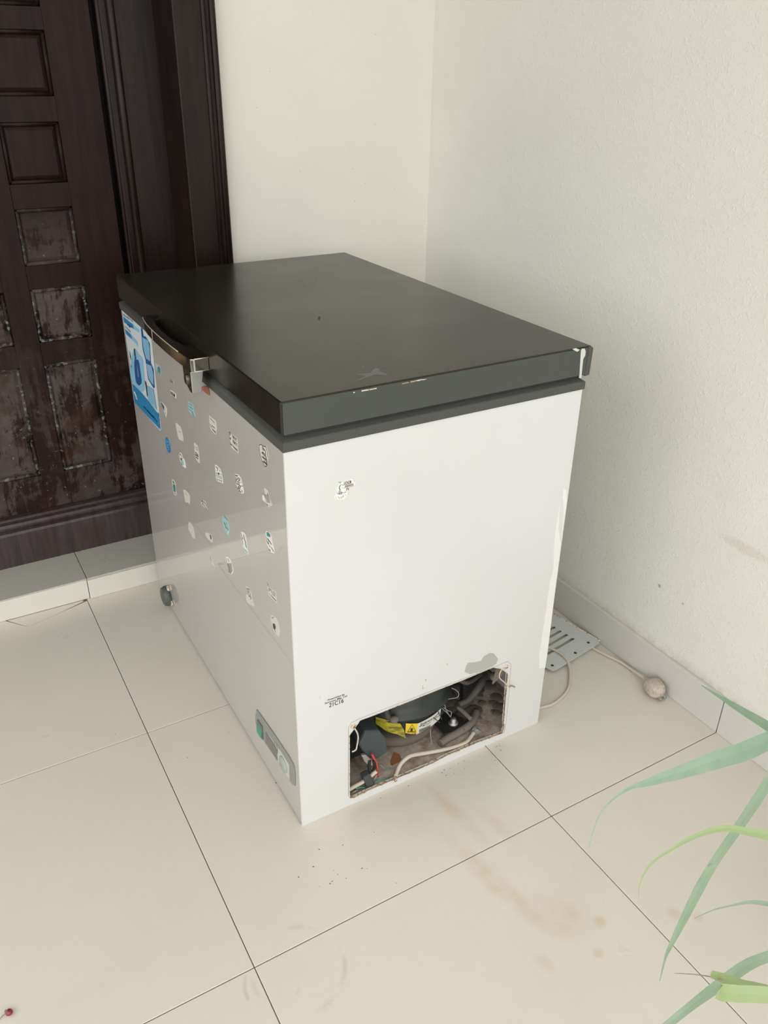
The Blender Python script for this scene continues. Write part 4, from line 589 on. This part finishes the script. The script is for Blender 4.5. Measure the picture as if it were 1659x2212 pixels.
for k, (lab, base, pts, marks) in enumerate(STICKERS):
    rp = pts if any(w_ in lab for w_ in ('caption sticker scrap', 'letters below', 'rectangular', 'calendar', 'sliver')) else round_poly(pts)
    s = MB().prism(rp, 0, FX - .0003, FX + .0001).build('sticker', M['s_' + base], fz, label=lab)
    flat_marks(marks, 0, FX - .0001, -1, s)
    if lab.startswith('white sticker of dark'):
        ys = [u[0] for u in pts]; zs_ = [u[1] for u in pts]; ya, yb = max(ys), min(ys); za, zb = max(zs_), min(zs_); h = za - zb
        def tx(str_, f0, f1, zf, hh): text_mesh(str_, (ya + (yb - ya) * f0, za - h * zf), (ya + (yb - ya) * f1, za - h * zf), h * hh, 0, FX - .0006, M['s_ink'], s, flip=-1)
        tx('D', .02, .18, .27, .20); tx('NUT', .42, .96, .27, .20); tx('W', .02, .20, .55, .20); tx('RRY', .42, .96, .55, .20); tx('be happy', .05, .95, .88, .20)
    if lab.startswith('cloud-shaped'):
        ys = [u[0] for u in pts]; zs_ = [u[1] for u in pts]; ya, yb = max(ys), min(ys); za, zb = max(zs_), min(zs_); h = za - zb
        def tx(str_, f0, f1, zf, hh): text_mesh(str_, (ya + (yb - ya) * f0, za - h * zf), (ya + (yb - ya) * f1, za - h * zf), h * hh, 0, FX - .0006, M['s_ink'], s, flip=-1)
        tx('W', .38, .62, .33, .12); tx('EE', .38, .75, .52, .12); tx('KE', .42, .80, .70, .12); tx('ND', .48, .86, .86, .12)
# blue poster by the far corner
po = MB().prism(POSTER[0], 0, FX - .0003, FX + .0001).build('poster', M['poster'], fz, label='blue printed promotional poster')
flat_marks(POSTER[1], 0, FX - .0001, -1, po)
PT = POSTER_TEXT
def dashes(p0, p1, n, col, wd):
    p0, p1 = Vector(p0), Vector(p1); d = (p1 - p0) / n
    for k in range(n):
        a = p0 + d * k + Vector((0, random.uniform(-.001, .001)))
        MB().ribbon([tuple(a), tuple(a + d * random.uniform(.5, .75))], wd * random.uniform(.7, 1.2), 0, FX - .0013).build('print', M['s_' + col], po, fixn=False)
dashes(PT[0], PT[1], 9, 'bluegrey', .004); dashes(PT[2], PT[3], 5, 'grey', .005); dashes(PT[4], PT[5], 4, 'grey', .004); dashes(PT[6], PT[7], 3, 'blueD', .004)
# print on the end face
SW = .55
es = MB().prism(END_STICKER[0], 1, FY - .0003, FY + .0001).build('sticker', M['s_bright'], fz, label='white cartoon caption sticker stuck upside down on the end panel')
flat_marks(END_STICKER[1], 1, FY - .0001, -1, es)
T = END_STICKER_TEXT
for s_, a, b, hh in (('MONDAY', T[0], T[1], .0056), ('HHHHHH', T[2], T[3], .0056), ('AA', T[4], T[5], .0052)):
    text_mesh(s_, a, b, hh, 1, FY - .0007, M['s_brown'], es)
P = PRINT_TEXT
pr = text_mesh('Assembled By', P[0], P[1], .0050, 1, FY - .0003, M['ink'], fz)
text_mesh('Somotex Mfg. Ltd', P[2], P[3], .0050, 1, FY - .0003, M['ink'], fz)
text_mesh('21C16', P[4], P[5], .0092, 1, FY - .0003, M['ink'], fz)
MB().prism(SMEAR, 1, FY - .0002, FY + .0001).build('grey_smear', M['smear'], fz, label='grey smear above the opening')
sp = MB()
for (x, z) in SPECKS: sp.box(x - .0011, x + .0011, FY - .0004, FY + .0001, z - .0018, z + .0018)
sp.build('dirt_specks', M['rust'], fz, kind='stuff')
MB().prism(STRIP, 1, FY - .0004, FY + .0001).build('peeling_film', M['film'], fz, label='white film peeling along the rear edge')
MB().prism(STRIP2, 1, FY - .0004, FY + .0001).build('peeling_film', M['film'], fz)

# control strip low on the front face
CP = [(.4077, .1284), (.3265, .1357), (.2531, .138), (.2338, .1339), (.2288, .1186), (.2321, .0829), (.246, .0751), (.3245, .0735), (.4040, .0690), (.4159, .0720), (.4195, .0949)]
cp = MB().prism(CP, 0, FX - .002, FX, .0006).build('control_strip', M['panelgrey'], fz)
MB().prism([(.3631, .1068), (.3074, .1086), (.3097, .0796), (.3662, .0755)], 0, FX - .0026, FX - .0015).build('dark_window', M['windowgrey'], cp)
MB().prism([(.3077, .0969), (.2975, .1202), (.2527, .1197), (.2535, .0785), (.3076, .0776)], 0, FX - .0026, FX - .0015).build('dial_plate', M['panelpale'], cp)
MB().lathe([(.0165, .0), (.0165, -.0022), (.0150, -.0034), (.0, -.0036)], (FX - .002, .2790, .0965), 'x', 28).build('dial_knob', M['panelblue'], cp)
for (y0, z0, y1, z1, wd) in ((.3120, .1200, .3075, .1120, .004), (.3010, .1215, .2985, .1080, .0045)):
    MB().ribbon([(y0, z0), (y1, z1)], wd, 0, FX - .0028).build('mark', M['panelpale'], cp, fixn=False)
MB().ribbon([(.3450, .1141), (.3240, .1150)], .0030, 0, FX - .0024).build('mark', M['panelpale'], cp, fixn=False)
sw = MB().prism([(.4018, .1091), (.3777, .1091), (.3785, .0740), (.3922, .0700), (.4100, .0700)], 0, FX - .0045, FX - .001, .001).build('switch_frame', M['switchgrey'], cp)
MB().prism([(-.4235, .0985), (-.4268, .0800), (-.4235, .0730)], 1, .3800, .4000, .0008).build('rocker', M['green'], sw, label='green rocker switch')
# drain plug
dp = MB().lathe([(.026, .0), (.027, -.008), (.024, -.016), (.020, -.018), (.0, -.018)], (FX, 1.010, .0405), 'x', 24).build('drain_plug', M['plugdark'], fz)
MB().prism([(1.0020, .0660), (.994, .0600), (1.004, .0735)], 0, FX - .006, FX - .001).build('rust_flake', M['rust'], dp)
MB().prism([(.9850, .040), (.9728, .0330), (.9930, .0170), (.9960, .022)], 0, FX - .004, FX - .001).build('rust_flake', M['rust'], dp)

# ------------------------------------------------------------------ inside the motor compartment
CC = (-.132, FY + .128)
cm = MB().lathe([(.040, .034), (.062, .040), (.078, .055), (.088, .076), (.090, .100), (.090, .112), (.097, .113), (.097, .119), (.089, .121), (.086, .140), (.076, .165), (.055, .187), (.028, .198), (.0, .200)], (CC[0], CC[1], 0), 'z', 48, 1.16, 1.0).build('compressor', M['shell'], fz, label='black compressor with a yellow and white label')
def on_shell(pts, r, name, m, n=6, parent=None):
    """wrap a pixel-measured outline on to the compressor shell"""
    a = MB(); q = []
    P_ = []
    for i in range(len(pts)):
        p0, p1 = Vector(pts[i]), Vector(pts[(i + 1) % len(pts)])
        for k in range(n): P_.append(p0.lerp(p1, k / n))
    for p in P_:
        dx = (p.x - CC[0]) / 1.16; y = CC[1] - math.sqrt(max(r * r - dx * dx, 0)); q.append((p.x, y, p.z))
    a.add(q, [tuple(range(len(q)))]); return a.build(name, m, parent or cm, fixn=False)
def shell_grid(x0, x1, ztop0, ztop1, zb0, zb1, name, m, off, parent=None, n=10):
    a = MB(); vs_ = []; fs = []
    for i in range(n + 1):
        t_ = i / n; x = x0 + (x1 - x0) * t_
        for zt in (ztop0 + (ztop1 - ztop0) * t_, zb0 + (zb1 - zb0) * t_):
            r = .0925 + off - max(0, .085 - zt) * .22
            dx = (x - CC[0]) / 1.16; vs_.append((x, CC[1] - math.sqrt(r * r - dx * dx), zt))
    for i in range(n): fs.append((2 * i, 2 * i + 1, 2 * i + 3, 2 * i + 2))
    a.add(vs_, fs); return a.build(name, m, parent or cm, fixn=False)
wl = shell_grid(-.1716, -.1464, .1053, .0985, .0790, .0660, 'warning_label', M['yellow'], .0)
shell_grid(-.1464, -.0880, .0985, .1060, .0660, .0770, 'rating_label', M['paper'], .0)
for k in range(12):
    x = -.1420 + k * .0023
    shell_grid(x, x + .0012, .0800, .0800, .0690, .0690, 'barcode', M['ink'], .0006, n=1)
def shell_text(s, x0, x1, z0, z1, hh):
    o = text_mesh(s, (x0, z0), (x1, z1), hh, 1, 0.0, M['ink'], cm)
    og = ORG[cm]
    for v in o.data.vertices:
        p = v.co + og; r = .0932 - max(0, .085 - p.z) * .22; dx = (p.x - CC[0]) / 1.16
        v.co.y = CC[1] - math.sqrt(max(r * r - dx * dx, 0)) - og.y
shell_text('Embraco', -.1405, -.1130, .0905, .0930, .0060)
for (xa, xb, za, zb, hh) in ((-.1440, -.1385, .0880, .0886, .0016), (-.1365, -.1310, .0865, .0870, .0022), (-.1290, -.1170, .0862, .0880, .0010), (-.1110, -.1000, .0935, .0955, .0014), (-.1090, -.0960, .0890, .0915, .0012), (-.0985, -.0925, .0960, .0985, .0022), (-.0960, -.0915, .0895, .0910, .0014)):
    shell_grid(xa, xb, za + hh, zb + hh, za, zb, 'printed_line', M['ink'], .0006, n=2)
shell_text('CE', -.1580, -.1490, .0705, .0680, .0045)
tri = [(-.1680, .0815), (-.1500, .0765), (-.1598, .1000)]
for k in range(3):
    a, b = Vector(tri[k]), Vector(tri[(k + 1) % 3])
    shell_grid(a.x, b.x, a.y + .0010, b.y + .0010, a.y - .0010, b.y - .0010, 'warning_triangle', M['ink'], .0005, n=4)
shell_grid(-.1620, -.1575, .0900, .0900, .0815, .0810, 'flame_mark', M['ink'], .0005, n=2)
on_shell([(-.2240, 0, .124), (-.2041, 0, .119), (-.1851, 0, .1111), (-.178, 0, .0947), (-.1740, 0, .0719), (-.1891, 0, .0833), (-.2066, 0, .0898), (-.2200, 0, .1018), (-.2240, 0, .1046)], .098, 'tape', M['ytape'])
MB().lathe([(.060, .0125), (.066, .020), (.066, .034), (.050, .036)], (CC[0], CC[1], 0), 'z', 32, 1.2, 1).build('compressor_base', M['brownmud'], cm)
# mounting foot with bolt
ft = MB().prism([(-.075, FY + .045), (-.030, FY + .035), (-.012, FY + .065), (-.030, FY + .100), (-.075, FY + .095)], 2, .026, .030, .0008).build('mounting_foot', M['gasket'], cm)
MB().lathe([(.0105, .0), (.0105, .003), (.006, .004), (.006, .013), (.0, .014)], (-.041, FY + .062, .030), 'z', 16).build('bolt', M['steel'], ft)
MB().lathe([(.010, .0), (.012, .005), (.010, .0135)], (-.041, FY + .062, .0125), 'z', 16).build('rubber_foot', M['gasket'], ft)
# relay cover, black box behind it
rl = MB().prism([(-.2850, .115), (-.2700, .143), (-.2400, .130), (-.2230, .098), (-.2200, .064), (-.2420, .058), (-.2680, .072)], 1, FY + .028, FY + .085, .004, 2).build('relay_cover', M['relay'], fz)
MB().prism([(-.285, .030), (-.285, .190), (-.215, .190), (-.215, .030)], 1, FY + .075, FY + .13, .006, 2).build('terminal_box', M['gasket'], rl)
MB().prism([(-.2830, .0925), (-.2740, .0900), (-.2600, .0700), (-.2580, .0560), (-.2650, .0560), (-.2760, .0720)], 1, FY + .020, FY + .027, .001).build('spring_clip', M['steel'], rl)
MB().tube([(-.2130, FY + .052, .19), (-.2130, FY + .050, .15), (-.2100, FY + .045, .134)], .006, 10).build('charging_tube', M['dkhose'], fz)
MB().lathe([(.0, -.006), (.008, -.004), (.009, .004), (.0, .006)], (-.2010, FY + .040, .131), 'z', 14).build('tube_cap', M['grime'], fz)
def tube(name, pts, r, m, n=8, parent=None, label=None): return MB().tube(pts, r, n).build(name, m, parent or fz, label=label)
tube('white_cable', [(-.2148, FY + .006, .0170), (-.2058, FY + .014, .0195), (-.1953, FY + .020, .0270), (-.18, FY + .022, .0345), (-.1644, FY + .022, .0350), (-.1291, FY + .020, .0265), (-.0794, FY + .014, .0195), (-.0456, FY + .012, .0190), (-.0289, FY + .018, .0190), (-.0127, FY + .026, .0215)], .0042, M['cable'], 10)
MB().prism([(-.0150, .0125), (-.0117, .0260), (-.0040, .0270), (.0060, .0170), (.0070, .0125)], 1, FY + .024, FY + .034, .001).build('cable_clip', M['s_grey'], fz)
tube('red_wire', COMP['red'], .0022, M['redwire'])
tp = MB().prism([(u[0], u[2]) for u in COMP['tape']], 1, FY + .008, FY + .024, .003, 2).build('taped_joint', M['etape'], fz)
tube('white_cable', COMP['cabl'], .0040, M['cable'], 10)
gr = COMP['green']; tube('green_wire', gr[:3], .0012, M['greenwire'], 6); tube('green_wire', gr[3:], .0013, M['greenwire'], 6)
gs = COMP['greys']
for k in range(0, 8, 2): tube('grey_wire', [(p[0], p[1], max(p[2], .0145)) for p in gs[k:k + 2]], .0011, M['greywire'], 6)
tube('steel_wire', COMP['wire'], .0010, M['greywire'], 6)
tube('steel_wire', COMP['wire2'][:2], .0008, M['greywire'], 6); tube('steel_wire', COMP['wire2'][2:], .0009, M['greywire'], 6)
tube('steel_wire', COMP['wire3'][:3], .0009, M['dkhose'], 6); tube('steel_wire', COMP['wire3'][3:], .0009, M['dkhose'], 6)
tube('dark_wire', COMP['darkwire'][:3], .0035, M['gasket']); tube('dark_wire', COMP['darkwire'][3:], .0030, M['gasket'])
tube('steel_wire', COMP['coil'], .0010, M['greywire'], 6); tube('steel_wire', COMP['stick'], .0010, M['greywire'], 6)
tube('bent_wire', [(p[0], p[1] - .002, p[2]) for p in COMP['bent']], .0015, M['cable'], 6)
tube('bent_wire', [(p[0], p[1] - .001, p[2]) for p in COMP['bentr'][:6]], .0013, M['cable'], 6); tube('bent_wire', COMP['bentr'][6:], .0013, M['copper'], 6)
for (x, y, z) in COMP['screws']:
    s = MB().lathe([(.0052, .002), (.0055, -.001), (.0038, -.003), (.0, -.0034)], (x, FY - .0005, z), 'y', 16).build('screw', M['rust'], fz)
    MB().box(x - .0030, x + .0030, FY - .0042, FY - .0036, z - .0005, z + .0005).build('slot', M['crumb'], s)
tube('corrugated_hose', [(-.030, FY + .062, .078), (-.012, FY + .060, .080), (.004, FY + .060, .090), (.018, FY + .062, .101), (.034, FY + .070, .108), (.055, FY + .09, .11)], [.006, .0065, .0075, .008, .008, .008], M['dkhose'], 12)
tube('dusty_tube', [(-.092, FY + .034, .021), (-.07, FY + .038, .022), (-.0439, FY + .040, .023), (-.005, FY + .048, .024), (.03, FY + .075, .022)], .0085, M['grime'], 12)
tube('copper_pipe', [(-.0145, FY + .085, .045), (-.0106, FY + .068, .043), (-.0078, FY + .046, .040)], .0045, M['grime'], 10)
tube('suction_pipe', [(-.06, FY + .10, .19), (-.045, FY + .060, .16), (-.02, FY + .050, .14), (.03, FY + .07, .13)], .005, M['dkhose'], 10)
bp = MB().prism([(.000, .045), (.055, .060), (.060, .195), (.012, .195), (-.004, .120)], 1, FY + .085, FY + .10, .002).build('side_bracket', M['gasket'], fz)
MB().lathe([(.0035, -.004), (.0075, -.004), (.0085, .0), (.0085, .008)], (.0335, FY + .030, .146), 'y', 20).build('grommet', M['grime'], fz)
MB().lathe([(.0035, .0), (.0035, .055)], (.0335, FY + .033, .146), 'y', 10).build('stud', M['gasket'], fz)
MB().prism([(.012, .150), (.0395, .168), (.0400, .198), (.020, .196)], 1, FY + .010, FY + .014, .001).build('folded_tab', M['brownmud'], fz)
MB().prism([(u[0], u[1]) for u in TRAYRUST], 2, .0122, .0130).build('rust_patch', M['rustpatch'], fz)
md = MB()
for k in range(60):
    x = random.uniform(-.04, .115); y = FY + random.uniform(.055, .18); r = random.uniform(.006, .020)
    md.lathe([(r, 0), (r * .9, r * .12), (r * .5, r * .22), (0, r * .25)], (x, y, .012), 'z', 9, random.uniform(.7, 1.3), random.uniform(.7, 1.3))
md.build('sludge', M['brownmud'], fz, kind='stuff')

# ------------------------------------------------------------------ loose things
# grille plate leaning flat on the floor behind the freezer
vp = empty('vent_cover', (.36, .42, 0), 'pale grey slotted metal vent cover on the floor by the skirting', 'vent cover')
ang = math.radians(9.5); ca_, sa_ = math.cos(ang), math.sin(ang)
A0 = Vector((.4515, .3475))                 # near right corner
def vw(u, v): return (A0.x - u * ca_ - v * sa_, A0.y - u * sa_ + v * ca_)   # u to the left, v away from camera
VU, VV = .182, .36
vout = [vw(.008, 0), vw(VU - .012, 0), vw(VU - .003, .004), vw(VU, .014), vw(VU, VV), vw(0, VV), vw(0, .008)]
bm = bmesh.new(); z0, z1 = .0078, .0096
slots = [(.052 + .020 * k) for k in range(9)]
def slot_ring(v, u0=.045, u1=.140, hw=.0042):
    r = []
    for k in range(7): a = -math.pi / 2 + math.pi * k / 6; r.append(vw(u0 - math.cos(a) * hw, v + math.sin(a) * hw))
    for k in range(7): a = math.pi / 2 + math.pi * k / 6; r.append(vw(u1 - math.cos(a) * hw, v + math.sin(a) * hw))
    return r
rings = [vout] + [slot_ring(v) for v in slots]
lo_hi = []
for z in (z0, z1):
    E_ = []; RR = []
    for r in rings:
        vv = [bm.verts.new((p[0], p[1], z)) for p in r]; RR.append(vv)
        E_ += [bm.edges.new((vv[k], vv[(k + 1) % len(vv)])) for k in range(len(vv))]
    bmesh.ops.triangle_fill(bm, use_beauty=True, use_dissolve=False, edges=E_); lo_hi.append(RR)
for A, B in zip(*lo_hi):
    for k in range(len(A)): bm.faces.new((A[k], A[(k + 1) % len(A)], B[(k + 1) % len(A)], B[k]))
MB().bm(bm).build('plate', M['vent'], vp)
for (u, v) in ((.165, .016), (.028, .018), (.085, .012)):
    c = vw(u, v); MB().lathe([(.0, .0006), (.0035, .0004), (.004, .0)], (c[0], c[1], z1), 'z', 12).build('screw_hole', M['crumb'], vp)
MB().tube([vw(0, .004) + (.0095,), vw(0, .1) + (.0095,), vw(0, .3) + (.0095,)], .0018, 6).build('folded_edge', M['rust'], vp)

cd = empty('power_cord', (.30, .30, 0), 'dusty white power cord with plug lying by the skirting', 'power cord')
loop = [(.142, .246, .0036), (.1716, .2413, .0036), (.1995, .2365, .0036), (.2335, .2432, .0036), (.2669, .2585, .0036), (.2961, .2850, .0036), (.3205, .3150, .0075), (.330, .345, .0134), (.322, .385, .0134), (.295, .425, .0134), (.262, .45, .0134), (.20, .47, .0060), (.16, .52, .004), (.20, .58, .004), (.30, .60, .004), (.37, .55, .0038), (.40, .46, .0038), (.418, .39, .0038), (.4215, .345, .0038), (.4310, .3046, .0042), (.4410, .2731, .0042), (.4430, .2431, .0052), (.4400, .2120, .010), (.4375, .1900, .015)]
MB().tube(loop, .0034, 10).build('cable', M['cable'], cd)
pg = Vector((.4275, .1520, .0195))
pm_ = bmesh.new(); bmesh.ops.create_uvsphere(pm_, u_segments=20, v_segments=12, radius=1)
for v in pm_.verts:
    se = lambda a, e=.62: math.copysign(abs(a) ** e, a)
    q = v.co; v.co = Vector((se(q.x) * .0205 * (1 + .10 * q.y), se(q.y) * .0225, se(q.z) * .0165))
    if v.co.z < -.016: v.co.z = -.016
rotm = Matrix.Rotation(math.radians(-18), 4, 'Z')
for v in pm_.verts: v.co = rotm @ v.co + pg
plug = MB().bm(pm_, True).build('plug', M['plug'], cd)
MB().tube([(.4390, .196, .013), (.4365, .186, .0155), (.4335, .175, .018)], [.0042, .0052, .0078], 12).build('strain_relief', M['plug'], plug)
MB().tube([(.4240, .1385, .012), (.4205, .1285, .009), (.4190, .1240, .0075)], .0042, 10).build('pin', M['steel'], plug)
MB().tube([(.4360, .1400, .012), (.4350, .1300, .009), (.4345, .1250, .0075)], .0042, 10).build('pin', M['steel'], plug)
MB().lathe([(.0195, .0), (.0205, .004), (.0195, .008)], (.4285, .1520, .016), 'z', 24).build('seam', M['plug'], plug)

# crumbs of dirt on the tiles in front of the opening
cr = MB()
spots = [(-.2595, .2001), (-.1967, .2059), (-.1174, .182), (-.1, .1934), (-.0757, .1789), (-.078, .1968), (.0155, .2023), (.0276, .1999), (-.1205, .1918), (.0253, .1946), (.02, .197), (-.36, .07), (-.33, .02), (-.42, .33), (-.60, .42), (-.44, .12), (-.41, .085), (-.43, .075), (-.55, .48), (-.66, .62)]
for k in range(9): spots.append((random.gauss(-.40, .05), random.gauss(.13, .05)))
for k in range(5): spots.append((random.gauss(-.1, .08), random.gauss(.17, .02)))
for (x, y) in spots:
    if y > .2 and x > -.42: y = .196
    r = random.uniform(.0006, .0013); a = random.uniform(0, 3.14)
    cr.add([(x + r * math.cos(a + q * 1.571) * (1.6 if q % 2 else .8), y + r * math.sin(a + q * 1.571) * (1.6 if q % 2 else .8), .0003) for q in range(4)] + [(x, y, .0003 + r * .8)], [(0, 1, 4), (1, 2, 4), (2, 3, 4), (3, 0, 4)])
tag(cr.build('dirt_crumbs', M['crumb'], fixn=False), 'tiny dark crumbs of dirt scattered on the tiles before the freezer', 'dirt', kind='stuff')

# small red berry at the left edge of the floor
be = empty('red_berry', (-.9415, .1115, 0), 'tiny glossy dark red berry with dry stalk on the floor tile', 'berry')
MB().lathe([(.0, .0), (.0035, .0008), (.0052, .0035), (.0050, .0062), (.0028, .0088), (.0, .0095)], (-.9415, .1115, 0), 'z', 18).build('fruit', M['berry'], be)
MB().tube([(-.9465, .1125, .004), (-.951, .1120, .0025), (-.956, .1095, .0012)], .0006, 6).build('stalk', M['stalk'], be)
MB().prism([(-.948, .118), (-.946, .1215), (-.944, .118), (-.946, .116)], 2, .0002, .0010).build('sepal', M['stalk'], be)

# ------------------------------------------------------------------ plant standing just right of the view
PX, PY = .27, -.60
pl = empty('potted_grass', (PX, PY, 0), 'long-bladed green grass plant arching over the floor from the right', 'plant')
MB().lathe([(.085, .0), (.095, .03), (.118, .19), (.125, .20), (.125, .225), (.112, .225), (.105, .19), (.0, .19)], (PX, PY, 0), 'z', 32).build('pot', M['pot'], pl)
MB().lathe([(.106, .19), (.05, .20), (.0, .203)], (PX, PY, 0), 'z', 24).build('soil', M['soil'], pl)
def blade(pts, wd, m):
    pts = [Vector(p) for p in pts]
    C = spline(pts, 5); Wd = []
    for i in range(len(pts) - 1):
        for k in range(5): Wd.append(wd[i] + (wd[i + 1] - wd[i]) * k / 5)
    Wd.append(wd[-1]); vs_ = []; fs = []; n_ = len(C)
    for i, p in enumerate(C):
        t_ = (C[min(i + 1, n_ - 1)] - C[max(i - 1, 0)]).normalized()
        side = t_.cross(Vector((-.55, -.35, .75))).normalized(); nr = side.cross(t_).normalized(); w_ = Wd[i] / 2
        vs_ += [p - side * w_, p + nr * (-w_ * .10), p + side * w_, p + nr * (-w_ * .10 - .0005)]
    for i in range(n_ - 1):
        for k in range(4): fs.append((i * 4 + k, i * 4 + (k + 1) % 4, i * 4 + 4 + (k + 1) % 4, i * 4 + 4 + k))
    fs += [(0, 1, 2, 3), tuple((n_ - 1) * 4 + k for k in (3, 2, 1, 0))]
    a = MB(); a.add(vs_, fs, False); return a.build('blade', m, pl)
for k, (col, pts, wd, b) in enumerate(LEAVES):
    e = Vector(pts[-1]); root = Vector((PX + .03 * math.cos(k * 2.1), PY + .03 * math.sin(k * 2.1), .195))
    d = (e - Vector(pts[-2])).normalized()
    if col == 'b':
        blade(pts, wd, M['leaf_b']); continue
    mid = e + d * .09 + Vector((0, 0, -.005)); mid2 = mid.lerp(root, .5) + Vector((.01, -.01, .06))
    blade(list(pts) + [tuple(mid), tuple(mid2), tuple(root)], list(wd) + [wd[-1] * 1.02, wd[-1] * .8, .006], M['leaf_' + col])
for k in range(7):
    a = k * .9 + .4; root = Vector((PX + .04 * math.cos(a), PY + .04 * math.sin(a), .195))
    x = PX + .10 + .12 * math.cos(a); y = PY - .12 + .20 * math.sin(a)
    x = min(x, .42); blade([(min(x + .02, .44), y - .12, .50), (x - .02, y - .05, .56), root.lerp(Vector((x, y, .6)), .6), tuple(root)], [.002, .014, .016, .006], M['leaf_g'])
